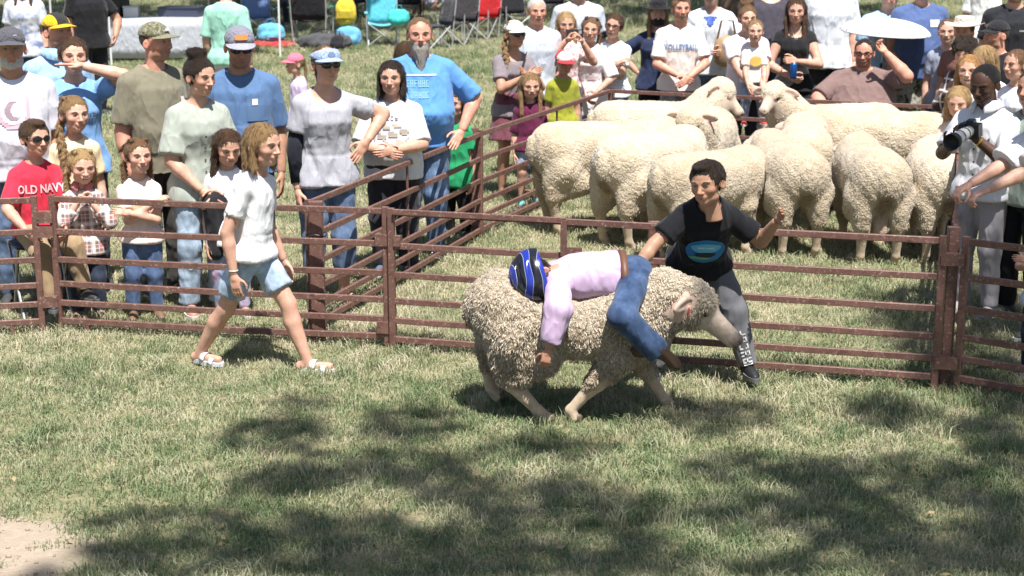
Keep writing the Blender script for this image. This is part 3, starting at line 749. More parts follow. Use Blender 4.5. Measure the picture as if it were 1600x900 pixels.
        lowz = np.clip((.75 * h + P.z - hipz - V[:, 2]) / (.25 * h), 0.2, 1)
        d = (snoise(V, 5, (1, 1, .7), sd) * .004 + snoise(V, 12, (1, 1, 1.4), sd + 1) * .0018) * lowz * h / 1.6 * shirt.get('wr', 1.0)
        d = d - (np.clip(1 - np.abs(snoise(V, 3.2, (1.3, 1.3, .9), sd + 3)) * 2.2, 0, 1) ** 2 * .0075 + np.clip(1 - np.abs(snoise(V, 5.5, (.6, .6, 1.5), sd + 4)) * 2.2, 0, 1) ** 2 * .005) * np.clip(lowz + .2, 0, 1) * h / 1.6 * shirt.get('wr', 1.0) * .95 + .003
        me = mesh_np('shirt', V + Nn * d[:, None], F)
        so_ = link('shirt', me, root, fabric(sc, pat, shirt.get('c2', WHITE), shirt.get('c3', (.05, .05, .05)))); res['shirt'] = so_
        if nk == 'collar':
            mb = MB()
            for s in (-1, 1):
                pts_ = [[Nk + u * (.022 * h - .012 * h * i) + r_ * (s * (.044 + .010 * i) * h * math.sin(aq)) + f_ * ((.046 + .014 * i) * h * math.cos(aq) + .008 * h) - u * (.012 * h * i * max(0, math.cos(aq))) for aq in [.35 + 2.6 * k / 9 for k in range(10)]] for i in range(3)]
                mb.sheet(pts_, .006)
            mb.build('collar', fabric(tuple(x * .97 for x in sc)), so_, True)
    if pants:
        pc, ln, pat = pants.get('c', (.05, .07, .13)), pants.get('len', 1.0), pants.get('pat', 'plain'); off = pants.get('off', .011)
        wt = pants.get('waist', .24); tw_ = np.concatenate([t[t < wt], [wt]]); aa = np.interp(tw_, t, a) + off; bbv = np.interp(tw_, t, b) + off; cw = np.interp(tw_, t, c)
        pts = np.array([to_np(v) for k, v in J.items() if k[:2] in ('hi', 'kn', 'an')] + [to_np(P0 + u * wt * Lt)])
        mg = max(.10 * h * rad, float(max(bbv) + max(np.abs(cw)))) + off + .03
        g = Grid(pts.min(0) - mg, pts.max(0) + mg, .0145 * q)
        g.loft(P0, r_, f_, u, Lt, tw_, aa, bbv, cw, 2.4, .02)
        fl = pants.get('flare', 1.0); kr = pants.get('knee', 1.0)
        for key in 'LR':
            hi, kn, an = (to_np(J[x + key]) for x in ('hi', 'kn', 'an'))
            if shirt and sit is None and pelvis is None: hi = hi + (kn - hi) * .12
            if ln <= .5:
                e = hi + (kn - hi) * (ln / .5); rr = .053 + (.036 - .053) * (ln / .5) * .6
                g.cone(hi, e, .050 * h * rad + off, rr * h * rad + off * 1.6 * fl, .03, True)
            else:
                g.cone(hi, kn, .050 * h * rad + off, (.038 * h * rad + off) * kr, .03)
                e = kn + (an - kn) * ((ln - .5) / .5); rk = .038 * h * rad + off; ra = (.026 * h + off) * fl
                g.cone(kn, e, rk * kr, rk + (ra - rk) * ((ln - .5) / .5), .02, True)
        V, F = g.net(); Nn = normals(V, F); sd = random.randint(0, 8)
        d = (snoise(V, 6, (1, 1, .8), sd) * .005 + snoise(V, 13, (1, 1, 1.6), sd + 2) * .0035) * h / 1.6 * pants.get('wr', 1.0)
        po = link('shorts' if ln < .62 else 'trousers', mesh_np('trousers', V + Nn * d[:, None], F), root, fabric(pc, pat, pants.get('c2', WHITE), pants.get('c3', (.04, .05, .03)))); res['pants'] = po
    if shoes:
        stl, scol = shoes; fl = .155 * h * (1.0 if h > 1.3 else 1.02)
        for key in 'LR':
            an, td = J['an' + key], J['to' + key]; yv = -td; zv = Vector((0, 0, 1)); 
            if abs(td.z) > .15 or (joints and 'up' + key in joints): zv = Vector(joints['up' + key]) if joints and 'up' + key in joints else Vector((0, 0, 1))
            xv = yv.cross(zv).normalized(); zv = xv.cross(yv)
            Mx = Matrix(((xv.x, yv.x, zv.x, 0), (xv.y, yv.y, zv.y, 0), (xv.z, yv.z, zv.z, 0), (0, 0, 0, 1)))
            base_ = an - zv * (.045 * h)
            mw = Matrix.Translation(base_ + zv * .002) @ Mx @ Matrix.Scale(fl, 4)
            if stl == 'sandal':
                sn = link('sandal', acc('sole', sole_geo), root, plain('sandal_sole', scol, .6), mw); link('strap', acc('strap', strap_geo), sn, plain('sandal_strap', scol, .6), Matrix.Identity(4))
            else:
                so_ = link('boot' if stl == 'boot' else 'shoe', acc(('shoe', stl), lambda: shoe_geo(stl)), root, plain('shoe_' + stl, scol, .55), mw)
                if stl in ('shoe', 'hightop'): link('sole', acc('sole', sole_geo), so_, plain('shoe_sole', (.55, .54, .52) if sum(scol) > .1 else (.12, .12, .12), .7), Matrix.Scale(1.04, 4))
    return res
# ------------------------------------------------------------------ flat prints on cloth
def project(o, P2, ctr, r_, f_, u, off=.003):
    """P2: list of (x, z) in metres in the chest plane -> points on the cloth of object o"""
    bv = o.get('_bv'); me = o.data
    n = len(me.vertices); V = np.empty(n * 3, np.float32); me.vertices.foreach_get('co', V); V = V.reshape(-1, 3)
    key = ('bvh', me.name)
    if key not in _am: _am[key] = BVHTree.FromPolygons([Vector(v) for v in V.tolist()], [tuple(p.vertices) for p in me.polygons])
    bvh = _am[key]; out = []; last = None
    for x, z in P2:
        orig = ctr + r_ * x + u * z + f_ * .6
        hit = bvh.ray_cast(orig, -f_, 1.2)[0]
        if hit is None: hit = (last if last is not None else ctr)
        last = hit; out.append(hit + f_ * off)
    return out
def text_mesh(txt, size, bold=0.0):
    cu = bpy.data.curves.new('lettering', 'FONT'); cu.body = txt; cu.size = size; cu.align_x = 'CENTER'; cu.align_y = 'CENTER'; cu.offset = bold; cu.resolution_u = 2
    ob = bpy.data.objects.new('lettering', cu); col.objects.link(ob); bpy.context.view_layer.update()
    me = bpy.data.meshes.new_from_object(ob.evaluated_get(bpy.context.evaluated_depsgraph_get()))
    P = [(v.co.x, v.co.y) for v in me.vertices]; F = [tuple(p.vertices) for p in me.polygons]
    bpy.data.objects.remove(ob); bpy.data.curves.remove(cu); bpy.data.meshes.remove(me); return P, F
def print_on(res, part, up, x, P, F, c, name='lettering', off=.0035, arc=0.0, rough=.7):
    """up: height above hip joint along the torso in h; x: sideways in h"""
    h = res['h']; ctr = res['P'] + res['u'] * (up * h); o = res[part]
    P = [(px + x * h, pz + arc * px * px) for px, pz in P]
    pts = project(o, P, ctr, res['r'], res['f'], res['u'], off)
    mb = MB(); mb.add(pts, F); return mb.build(name, plain('print', c, rough, var=.03), o)
def ptext(res, up, x, txt, size, c, bold=.0, sy=1.0, arc=0, off=.006):
    P, F = text_mesh(txt, size, bold); return print_on(res, 'shirt', up, x, [(a, b * sy) for a, b in P], F, c, 'lettering', off, arc)
def grid_shape(inside, w_, h_, n=10):
    P = []; F = []; idx = {}
    nx = n; ny = max(2, int(n * h_ / w_))
    for i in range(nx + 1):
        for j in range(ny + 1): P.append((-w_ / 2 + w_ * i / nx, -h_ / 2 + h_ * j / ny))
    for i in range(nx):
        for j in range(ny):
            cx, cz = -w_ / 2 + w_ * (i + .5) / nx, -h_ / 2 + h_ * (j + .5) / ny
            if inside(cx / (w_ / 2), cz / (h_ / 2)): a = i * (ny + 1) + j; F.append((a, a + ny + 1, a + ny + 2, a + 1))
    return P, F
def ellipse_shape(rx, rz, n=24, rings=3):
    P = [(0, 0)]; F = []
    for k in range(1, rings + 1):
        for j in range(n): a = 2 * math.pi * j / n; P.append((rx * k / rings * math.cos(a), rz * k / rings * math.sin(a)))
    for j in range(n): F.append((0, 1 + j, 1 + (j + 1) % n))
    for k in range(rings - 1):
        for j in range(n): F.append((1 + k * n + j, 1 + (k + 1) * n + j, 1 + (k + 1) * n + (j + 1) % n, 1 + k * n + (j + 1) % n))
    return P, F
def rect_shape(w_, h_, n=6): return grid_shape(lambda x, z: True, w_, h_, n)

def scribble(w_, h_, n, seed=1):
    """row of small illegible marks like lettering too small to read"""
    r = random.Random(seed); P = []; F = []
    def bx(x0, x1, z0, z1): b = len(P); P.extend([(x0, z0), (x1, z0), (x1, z1), (x0, z1)]); F.append((b, b + 1, b + 2, b + 3))
    cw = w_ / n
    for k in range(n):
        x = -w_ / 2 + cw * k; st = cw * .2
        bx(x, x + st, -h_ / 2, h_ / 2)
        if r.random() < .6: bx(x + cw * .5, x + cw * .5 + st, -h_ / 2, h_ / 2)
        for z in r.sample((-h_ / 2, -h_ * .08, h_ / 2 - st), 2): bx(x + st, x + cw * .72, z, z + st)
    return P, F
def pmarks(res, up, x, w_, h_, n, c, seed=1, off=.006): P, F = scribble(w_, h_, n, seed); return print_on(res, 'shirt', up, x, P, F, c, 'lettering', off)
# ------------------------------------------------------------------ sheep
def wool_mat(soft=False):
    key_ = 'wool_soft' if soft else 'wool'
    if key_ in _mc: return _mc[key_]
    m, nt, b = base('fleece', .95, .08); o = coords(nt)
    a = node(nt, 'Attribute', attribute_name='Col'); wl = node(nt, 'Attribute', attribute_name='wool')
    vo = node(nt, 'TexVoronoi', feature='F1', i_Scale=46.0 if soft else 34.0); wp = node(nt, 'VectorMath', operation='ADD'); nt.links.new(o, wp.inputs[0])
    nz = node(nt, 'TexNoise', i_Scale=18.0, i_Detail=3.0); nt.links.new(o, nz.inputs[0]); sc = node(nt, 'VectorMath', operation='SCALE', i_Scale=.06); nt.links.new(nz.outputs[1], sc.inputs[0])
    nt.links.new(sc.outputs[0], wp.inputs[1]); nt.links.new(wp.outputs[0], vo.inputs['Vector'])
    f = noise(nt, o, 75, 4, .7)
    crack = ramp(nt, vo.outputs['Distance'], [(.25, (1, 1, 1)), (.85, (.86, .80, .70) if soft else (.62, .53, .43))])
    dirt = ramp(nt, noise(nt, o, 5, 4, .6), [(.3, (.86, .80, .72)), (.62, (1.06, 1.05, 1.03))])
    cw = mix(nt, 1.0, mix(nt, 1.0, a.outputs[0], crack, 'MULTIPLY'), dirt, 'MULTIPLY')
    cw = mix(nt, .35 if soft else .55, cw, ramp(nt, f, [(.3, (.55, .5, .45)), (.7, (1.1, 1.1, 1.1))]), 'MULTIPLY')
    skn = mix(nt, .6, a.outputs[0], ramp(nt, noise(nt, o, 30, 4, .65), [(.3, (.55, .45, .38)), (.65, (1.05, 1.03, 1))]), 'MULTIPLY')
    nt.links.new(mix(nt, wl.outputs['Fac'], skn, cw), b.inputs['Base Color'])
    hgt = node(nt, 'Math', operation='MULTIPLY'); sub = node(nt, 'Math', operation='SUBTRACT'); nt.links.new(f, sub.inputs[0]); nt.links.new(vo.outputs['Distance'], sub.inputs[1])
    nt.links.new(sub.outputs[0], hgt.inputs[0]); nt.links.new(wl.outputs['Fac'], hgt.inputs[1])
    bump(nt, b, hgt.outputs[0], .45 if soft else .9, .022 if soft else .035)
    b.inputs['Sheen Weight'].default_value = .25; b.inputs['Sheen Roughness'].default_value = .6
    _mc[key_] = m; return m
def sheep(label, loc, heading, s=1.0, head=(.60, 0, .92), muz=(.84, 0, .74), legs=None, voxel=.0125, tone=(.52, .44, .325), group='sheep crowded in the pen', tag_=False, wide=1.0, chest=0.0, name='sheep', lump=1.0, male=False, locks=7500, sag=0.0, lift=.05, hs=.92):
    """local: faces +X, height about 0.88 at the back; head = skull centre, muz = nose tip"""
    root = empty(name, loc, heading, label, 'sheep', group); root.scale = (s, s, s)
    A = lambda *p: np.array(p, np.float32)
    L = dict(fl=[(.32, .13, .40), (.33, .125, .22), (.32, .125, .065), (.36, .125, .025)], fr=[(.32, -.13, .40), (.35, -.125, .22), (.34, -.125, .065), (.38, -.125, .025)],
             hl=[(-.36, .15, .50), (-.22, .16, .40), (-.46, .145, .29), (-.42, .145, .07), (-.38, .145, .025)], hr=[(-.36, -.15, .50), (-.22, -.16, .40), (-.46, -.145, .29), (-.42, -.145, .07), (-.38, -.145, .025)])
    if legs: L.update(legs)
    else: L = {k: [(p[0], p[1], p[2] * (1 + lift * 1.9) if p[2] > .05 else p[2]) for p in v] for k, v in L.items()}
    hd = A(*head); mz = A(*muz)
    pts = np.array([p for q_ in L.values() for p in q_] + [tuple(hd), tuple(mz)])
    lo = np.minimum(pts.min(0) - .08, A(-.66, -.40 * wide, .0)); hi = np.maximum(pts.max(0) + .16, A(.6, .40 * wide, 1.0)); lo[2] = -.01; lo[1] = min(lo[1], hd[1] - .32); hi[1] = max(hi[1], hd[1] + .32)
    g = Grid(lo, hi, voxel)
    yw = wide
    tl = np.array([0, .03, .10, .22, .4, .6, .78, .9, 1]); sg = np.array([0, 0, 0, .25, 1, 1, .45, 0, 0]) * sag * .5
    g.loft(A(-.60, 0, .625 + lift), (0, 1, 0), (0, 0, 1), (1, 0, 0), 1.12, tl, np.array([.04, .14, .225, .265, .285, .285, .25, .20, .08]) * yw, np.array([.06, .15, .20, .232, .25, .25, .24, .20, .1]) - sg, np.array([.03, .03, .03, .022, .004, -.002, .0, .01, .02]) - sg, 2.25, .0)
    g.ell((-.40, 0, .635 + lift), (.21, .25 * yw, .22), .08); g.ell((.36, 0, .56 + lift), (.20, .215 * yw, .235), .08)
    g.ell((-.595, 0, .66 + lift), (.055, .05, .11), .04)                                   # tail
    nb = A(.42, 0, .72 + lift); nd = (hd - nb)
    g.cone(A(.38, 0, .64 + lift), nb + nd * .45, .225, .175, .08); g.cone(nb + nd * .3, nb + nd * .92, .18, .128, .06)
    hv = mz - hd; hv = hv / np.linalg.norm(hv); side = np.cross(A(0, 0, 1), hv); side /= np.linalg.norm(side); upv = np.cross(hv, side)
    fr3 = np.array([hv, side, upv]); q_ = hs
    g.ell(hd - hv * .01 + upv * .005, (.120 * q_, .098 * q_, .108 * q_), .05, fr3)
    g.ell(hd + hv * .02 * q_ + upv * .065 * q_, (.095 * q_, .088 * q_, .055 * q_), .04, fr3)             # woolly cap
    g.ell(hd + hv * .03 * q_ - upv * .055 * q_, (.10 * q_, .082 * q_, .07 * q_), .04, fr3)               # cheeks
    mt = mz - hv * .03
    g.cone(hd + hv * .05 * q_ + upv * .005, mt + upv * .012, .066 * q_, .040 * q_, .03)                   # bridge of the nose
    g.cone(hd + hv * .06 * q_ - upv * .035 * q_, mt - upv * .022 * q_, .055 * q_, .032 * q_, .03)          # jaw
    g.ell(mt + hv * .004 - upv * .004, (.040 * q_, .047 * q_, .046 * q_), .015, fr3, p=2.6)                # muzzle
    g.ell(mz + hv * .01 - upv * .020 * q_, (.045, .06, .0045), .008, fr3, 'cut')                           # mouth
    for sy in (-1, 1):
        g.ell(mz - hv * .006 + side * sy * .020 * q_ + upv * .016 * q_, (.012, .009, .007), .004, fr3, 'cut')   # nostril
        e0 = hd + side * sy * .080 * q_ + upv * .035 * q_ - hv * .025; ed = side * sy * .93 - upv * .36 - hv * .10; ed /= np.linalg.norm(ed); ew = np.cross(ed, hv * .85 + upv * .5); ew /= np.linalg.norm(ew)
        g.ell(e0 + ed * .085 * q_, (.105 * q_, .046 * q_, .019), .012, np.array([ed, ew, np.cross(ed, ew)]))
        g.ell(e0 + ed * .095 * q_ + np.cross(ed, ew) * (.02 if np.cross(ed, ew) @ (hv + upv * .2) > 0 else -.02), (.075 * q_, .026 * q_, .012), .008, np.array([ed, ew, np.cross(ed, ew)]), 'cut')
        g.ell(hd + hv * .088 * q_ + side * sy * .084 * q_ + upv * .022 * q_, (.032, .016, .022), .012, fr3, 'cut')   # eye socket
        g.cone(hd + hv * .065 * q_ + side * sy * .080 * q_ + upv * .048 * q_, hd + hv * .115 * q_ + side * sy * .066 * q_ + upv * .045 * q_, .016, .012, .02)
    for k, ch in L.items():
        P = [A(*p) for p in ch]
        if k[0] == 'f':
            g.cone(P[0], P[1] + (P[0] - P[1]) * .25, .105, .062, .06); g.cone(P[0], P[1], .075, .045, .03); g.cone(P[1], P[2], .040, .029, .015); g.cone(P[2], P[3], .034, .034, .015)
        else:
            g.cone(P[0], P[1], .145, .09, .06); g.cone(P[1], P[2], .092, .05, .05); g.cone(P[2], P[3], .050, .031, .02); g.cone(P[3], P[4], .035, .035, .015)
            g.ell((P[0] + P[2]) / 2 + A(-.03, 0, .02), (.105, .085, .14), .06)
    if male: g.cone(A(-.43, 0, .44), A(-.43, 0, .29), .055, .062, .03)
    V, F = g.net(); Nn = normals(V, F)
    # where fleece grows: not on the face, ears and shanks
    dh = (V - hd) @ hv; near = np.linalg.norm(V - (hd + hv * .12), axis=1)
    lat = np.abs((V - hd) @ side); eu = (V - hd) @ upv; earm = ((lat > .112 * hs) & (np.linalg.norm(V - hd, axis=1) < .26) & (np.abs((V - hd) @ hv + .03) < .055) & (eu > -.11) & (eu < .07))
    face = np.clip((dh - .082 - .25 * np.clip((V - hd) @ upv - .03, 0, 1) + np.clip((V - hd) @ upv + .02, -1, 0) * .5) / .03, 0, 1) * np.clip((.24 - near) / .03, 0, 1)
    face = np.maximum(face, earm * 1.0)
    shank = np.clip((.25 + snoise(V, 14, seed=2) * .03 - V[:, 2]) / .06, 0, 1)
    face = np.clip(face + snoise(V, 22, seed=1) * .25 * (face > .02) * (face < .98), 0, 1)
    wool = np.clip(1 - np.maximum(face, shank), 0, 1)
    d = (snoise(V, 9, (1, 1, 1), 0) * .010 + snoise(V, 24, (1, 1, .8), 1) * .006 + snoise(V, 48, (1, 1, .8), 2) * .0042) * lump
    V2 = V + Nn * (d * wool + .003 * wool)[:, None]
    V2[:, 2] = np.maximum(V2[:, 2], .002)
    C = np.tile(A(*tone), (len(V), 1)); fc = A(.52, .425, .345); lg = A(.50, .40, .29)
    C = C * (1 - face[:, None]) + fc * face[:, None]; C = C * (1 - shank[:, None]) + lg * shank[:, None]
    mzd = np.linalg.norm(V - mz, axis=1); mm = np.clip(1 - (mzd - .02) / .05, 0, 1) * .75; C = C * (1 - mm[:, None]) + A(.20, .12, .10) * mm[:, None]
    ei = earm * .35; C = C * (1 - ei[:, None]) + A(.58, .36, .29) * ei[:, None]
    if male: bm_ = np.clip(1 - np.linalg.norm((V - A(-.43, 0, .33)) / A(.09, .08, .12), axis=1), 0, 1) * 2; bm_ = np.clip(bm_, 0, 1); wool = wool * (1 - bm_); C = C * (1 - bm_[:, None]) + A(.50, .34, .26) * bm_[:, None]
    # dung-stained wool round the breech and belly
    st = np.clip(1 - np.linalg.norm((V - A(-.56, 0, .50)) / A(.13, .10, .20), axis=1), 0, 1) * 1.6
    st = np.clip(st, 0, .85); C = C * (1 - st[:, None]) + A(.16, .10, .05) * st[:, None]
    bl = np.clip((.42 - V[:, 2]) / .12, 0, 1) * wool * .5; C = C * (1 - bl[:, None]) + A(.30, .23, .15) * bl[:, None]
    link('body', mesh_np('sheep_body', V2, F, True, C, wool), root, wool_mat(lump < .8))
    # loose locks standing out of the fleece
    fi = rng.integers(0, len(F), locks); bw = rng.random((locks, 1)); c0 = V2[F[fi, 0]] * bw + V2[F[fi, 2]] * (1 - bw); nn = Nn[F[fi, 0]]; wf = wool[F[fi, 0]]; k_ = wf > .75
    c0, nn = c0[k_], nn[k_]; m_ = len(c0); ln_ = (rng.uniform(.45, 1.1, m_) * (.012 if lump < .8 else .016))[:, None]
    tg = np.cross(nn, rng.normal(size=(m_, 3))); tg /= np.linalg.norm(tg, axis=1, keepdims=True) + 1e-6; sd = np.cross(nn, tg) * (.0032 if lump < .8 else .0029)
    dr = nn * .75 + tg * .55 + np.array((0, 0, -.45)); p1 = c0 - nn * .004; p2 = p1 + (nn * .9 + tg * .2) * ln_ * .6; p3 = p1 + dr * ln_ * 1.15
    LV = np.stack([p1 - sd, p1 + sd, p2 - sd * .9, p2 + sd * .9, p3 - sd * .35, p3 + sd * .35], 1).reshape(-1, 3); b6 = np.arange(m_)[:, None] * 6
    LF = np.concatenate([b6 + np.array([[0, 1, 3, 2]]), b6 + np.array([[2, 3, 5, 4]])]); LC = np.repeat(C[F[fi, 0]][k_] * rng.uniform(.8, 1.12, (m_, 1)), 6, 0)
    lk = link('fleece_locks', mesh_np('fleece_locks', LV, LF, True, LC, np.zeros(len(LV))), root, wool_mat(lump < .8)); lk['kind'] = 'stuff'
    for sy in (-1, 1):
        e = hd + hv * .098 * hs + side * sy * .078 * hs + upv * .024 * hs
        mb = MB(); mb.lathe([(0, -.016), (.0115, -.0115), (.016, 0), (.0115, .0115), (0, .016)], 10, Matrix.Translation(Vector(e))); mb.build('eye', plain('sheep_eye', (.03, .02, .012), .15), root, True)
        n_ = mz + side * sy * .020 * hs + upv * .016 * hs - hv * .009
        mb = MB(); mb.lathe([(0, -.008), (.007, -.004), (.008, 0), (.006, .005), (0, .008)], 8, Matrix.Translation(Vector(n_))); mb.build('nostril', plain('nostril', (.06, .03, .03), .6), root, True)
    for k, ch in L.items():
        p = Vector(ch[-1]); q_ = Vector(ch[-2])
        mb = MB(); t_ = .0
        for sy in (-1, 1):
            mb.lathe([(0, -.026), (.020, -.026), (.020, 0), (.015, .020), (0, .022)], 10, Matrix.Translation(p + Vector((.02, sy * .014, .004))), 1.5, .72)
        mb.build('hoof', plain('hoof', (.10, .075, .05), .5), root, True)
    if tag_:
        e0 = hd + side * -.085 + upv * .045; mb = MB(); mb.box(tuple(e0 + side * -.07 - upv * .05 + hv * .02), (.004, .018, .022)); mb.build('ear_tag', plain('ear_tag', (.55, .10, .08), .4), root)
    return root
# ------------------------------------------------------------------ ground
def ground_mat():
    m, nt, b = base('lawn_soil', .95, .1); o = coords(nt)
    n1 = noise(nt, o, .55, 5, .6); n2 = noise(nt, o, 7, 5, .65); n3 = noise(nt, o, 60, 3)
    green = mix(nt, n3, (.05, .07, .03), (.14, .165, .075)); straw = mix(nt, n3, (.18, .155, .09), (.36, .31, .19))
    cc = mix(nt, ramp(nt, n2, [(.40, 0.0), (.62, 1.0)]), green, straw)
    cc = mix(nt, ramp(nt, n1, [(.42, 0.0), (.60, .7)]), cc, straw)
    g = node(nt, 'NewGeometry'); dv = node(nt, 'VectorMath', operation='DISTANCE', i_1=tuple(DIRT)); nt.links.new(g.outputs['Position'], dv.inputs[0])
    ad = node(nt, 'Math', operation='MULTIPLY_ADD', i_1=.5, i_2=-.25); nt.links.new(n2, ad.inputs[0]); s = node(nt, 'Math', operation='ADD'); nt.links.new(dv.outputs['Value'], s.inputs[0]); nt.links.new(ad.outputs[0], s.inputs[1])
    dirt = mix(nt, noise(nt, o, 18, 5, .7), (.24, .19, .14), (.42, .35, .275))
    cc = mix(nt, ramp(nt, s.outputs[0], [(.38, 0.0), (.54, 1.0)]), dirt, cc)
    nt.links.new(cc, b.inputs['Base Color']); bump(nt, b, n3, .6, .02); return m
DIRT = at_z(-42, 872)
mb = MB()
xs = [-1500, -300, -60, -20, 20, 60, 300, 1500]; ys = [-300, -60, -12, 0, 20, 50, 120, 400, 2500]
mb.add([(x, y, 0) for y in ys for x in xs], [(j * 8 + i, j * 8 + i + 1, (j + 1) * 8 + i + 1, (j + 1) * 8 + i) for j in range(8) for i in range(7)])
tag(mb.build('ground', ground_mat()), kind='structure')
# ------------------------------------------------------------------ grass
def blade_mat(name, stops_a, stops_b):
    m, nt, b = base(name, .6, .25); g = node(nt, 'NewGeometry'); oi = node(nt, 'ObjectInfo')
    big = noise(nt, g.outputs['Position'], .7, 4, .6); mid = noise(nt, g.outputs['Position'], 3.5, 4, .6); fine = noise(nt, g.outputs['Position'], 55, 2)
    ad = node(nt, 'Math', operation='ADD'); nt.links.new(big, ad.inputs[0]); nt.links.new(mid, ad.inputs[1]); hf = node(nt, 'Math', operation='MULTIPLY_ADD', i_1=.5, i_2=-.10); nt.links.new(ad.outputs[0], hf.inputs[0])
    a2 = node(nt, 'Math', operation='MULTIPLY_ADD', i_1=.30); nt.links.new(oi.outputs['Random'], a2.inputs[0]); nt.links.new(hf.outputs[0], a2.inputs[2])
    a3 = node(nt, 'Math', operation='MULTIPLY_ADD', i_1=.32); nt.links.new(fine, a3.inputs[0]); nt.links.new(a2.outputs[0], a3.inputs[2])
    sx = node(nt, 'SeparateXYZ'); nt.links.new(g.outputs['Position'], sx.inputs[0]); worn = ramp(nt, node(nt, 'MapRange', i_1=6.5, i_2=16.5).outputs[0], [(.15, 0.0), (.32, 1.0), (.66, 1.0), (.9, .25)])
    mr = [n for n in nt.nodes if n.bl_idname == 'ShaderNodeMapRange'][0]; nt.links.new(sx.outputs['Y'], mr.inputs[0])
    a4 = node(nt, 'Math', operation='MULTIPLY_ADD', i_1=.085); nt.links.new(worn, a4.inputs[0]); nt.links.new(a3.outputs[0], a4.inputs[2])      # trampled, drier band round the fences
    c = ramp(nt, a4.outputs[0], stops_a)
    nt.links.new(c, b.inputs['Base Color']); 
    b.inputs['Transmission Weight'].default_value = 0
    tr = node(nt, 'BsdfTranslucent'); nt.links.new(c, tr.inputs[0]); ms = node(nt, 'MixShader', i_0=.28); out = nt.nodes['Material Output']
    nt.links.new(b.outputs[0], ms.inputs[1]); nt.links.new(tr.outputs[0], ms.inputs[2]); nt.links.new(ms.outputs[0], out.inputs[0]); return m
GRASS = blade_mat('grass_blades', [(.405, (.080, .142, .058)), (.575, (.164, .230, .108)), (.705, (.285, .315, .175)), (.825, (.455, .44, .285)), (.945, (.60, .545, .40))], None)
def clump(name, nb, rad, h0, h1, bend, wd, seed):
    r = random.Random(seed); mb = MB()
    for k in range(nb):
        a = r.uniform(0, 6.28); d = rad * math.sqrt(r.random()); p = Vector((d * math.cos(a), d * math.sin(a), -.004)); hh = r.uniform(h0, h1); la = r.uniform(0, 6.28); bn = r.uniform(.2, 1) * bend
        ld = Vector((math.cos(la), math.sin(la), 0)); sd = Vector((-ld.y, ld.x, 0)).lerp(Vector((math.cos(la * 3), math.sin(la * 3), 0)), .4).normalized() * wd
        m_ = p + ld * hh * bn * .35 + Vector((0, 0, hh * .6)); t_ = p + ld * hh * bn * 1.1 + Vector((0, 0, hh * (1 - .3 * bn)))
        mb.add([p - sd, p + sd, m_ - sd * .8, m_ + sd * .8, t_], [(0, 1, 3, 2), (2, 3, 4)])
    me = mb.mesh(name); me.materials.append(GRASS); return bpy.data.objects.new(name, me)
def scatter(name, label, src, pts, scl, tilt):
    n = len(pts); me = bpy.data.meshes.new(name); me.vertices.add(n); me.vertices.foreach_set('co', np.asarray(pts, np.float32).ravel())
    a = me.attributes.new('rot', 'FLOAT_VECTOR', 'POINT'); rr = np.stack([rng.normal(0, tilt, n), rng.normal(0, tilt, n), rng.uniform(0, 6.283, n)], 1); a.data.foreach_set('vector', rr.astype(np.float32).ravel())
    a = me.attributes.new('scl', 'FLOAT', 'POINT'); a.data.foreach_set('value', np.asarray(scl, np.float32))
    o = bpy.data.objects.new(name, me); col.objects.link(o); tag(o, label, 'grass', None, 'stuff')
    ng = bpy.data.node_groups.new(name, 'GeometryNodeTree'); ng.interface.new_socket('Geometry', in_out='INPUT', socket_type='NodeSocketGeometry'); ng.interface.new_socket('Geometry', in_out='OUTPUT', socket_type='NodeSocketGeometry')
    gi = ng.nodes.new('NodeGroupInput'); go = ng.nodes.new('NodeGroupOutput'); ip = ng.nodes.new('GeometryNodeInstanceOnPoints'); ob = ng.nodes.new('GeometryNodeObjectInfo'); ob.inputs['Object'].default_value = src
    mp = ng.nodes.new('GeometryNodeMeshToPoints'); ng.links.new(gi.outputs[0], mp.inputs[0]); ng.links.new(mp.outputs[0], ip.inputs['Points']); ng.links.new(ob.outputs['Geometry'], ip.inputs['Instance'])
    n1 = ng.nodes.new('GeometryNodeInputNamedAttribute'); n1.data_type = 'FLOAT_VECTOR'; n1.inputs['Name'].default_value = 'rot'
    n2 = ng.nodes.new('GeometryNodeInputNamedAttribute'); n2.data_type = 'FLOAT'; n2.inputs['Name'].default_value = 'scl'
    ng.links.new(n1.outputs['Attribute'], ip.inputs['Rotation']); ng.links.new(n2.outputs['Attribute'], ip.inputs['Scale']); ng.links.new(ip.outputs[0], go.inputs[0])
    md = o.modifiers.new('grass', 'NODES'); md.node_group = ng; return o
def grass_field(kind, d0, d1, dens, s0, s1):
    n = int(dens * (d1 - d0) * (.72 * (d0 + d1) / 2 + 2.4)); y = rng.uniform(d0, d1, n * 2); x = rng.uniform(-1, 1, n * 2) * (.36 * d1 + 1.2); k = np.abs(x) < .36 * y + 1.2; x, y = x[k][:n], y[k][:n]
    V = np.stack([x, y, np.zeros(len(x))], 1)
    pn = snoise(V, 1.1, seed=1) + .7 * snoise(V, 3.2, seed=2)
    dd = np.hypot((x - DIRT.x) / 1.0, (y - DIRT.y) / 1.0) + snoise(V, 4, seed=0) * .09
    if kind == 'long': k = (pn > .25)
    elif kind == 'short': k = np.ones(len(x), bool)
    else: k = (pn < .4)
    k &= (dd > .52) | (rng.random(len(x)) < .05)
    V = V[k]; sc = rng.uniform(s0, s1, len(V)); return V, sc
c_short = clump('grass_tuft', 30, .075, .018, .045, .9, .0021, 1); c_long = clump('long_grass_tuft', 22, .05, .045, .095, .8, .0023, 2); c_dry = clump('dry_grass_tuft', 22, .085, .012, .034, 1.6, .0020, 3)
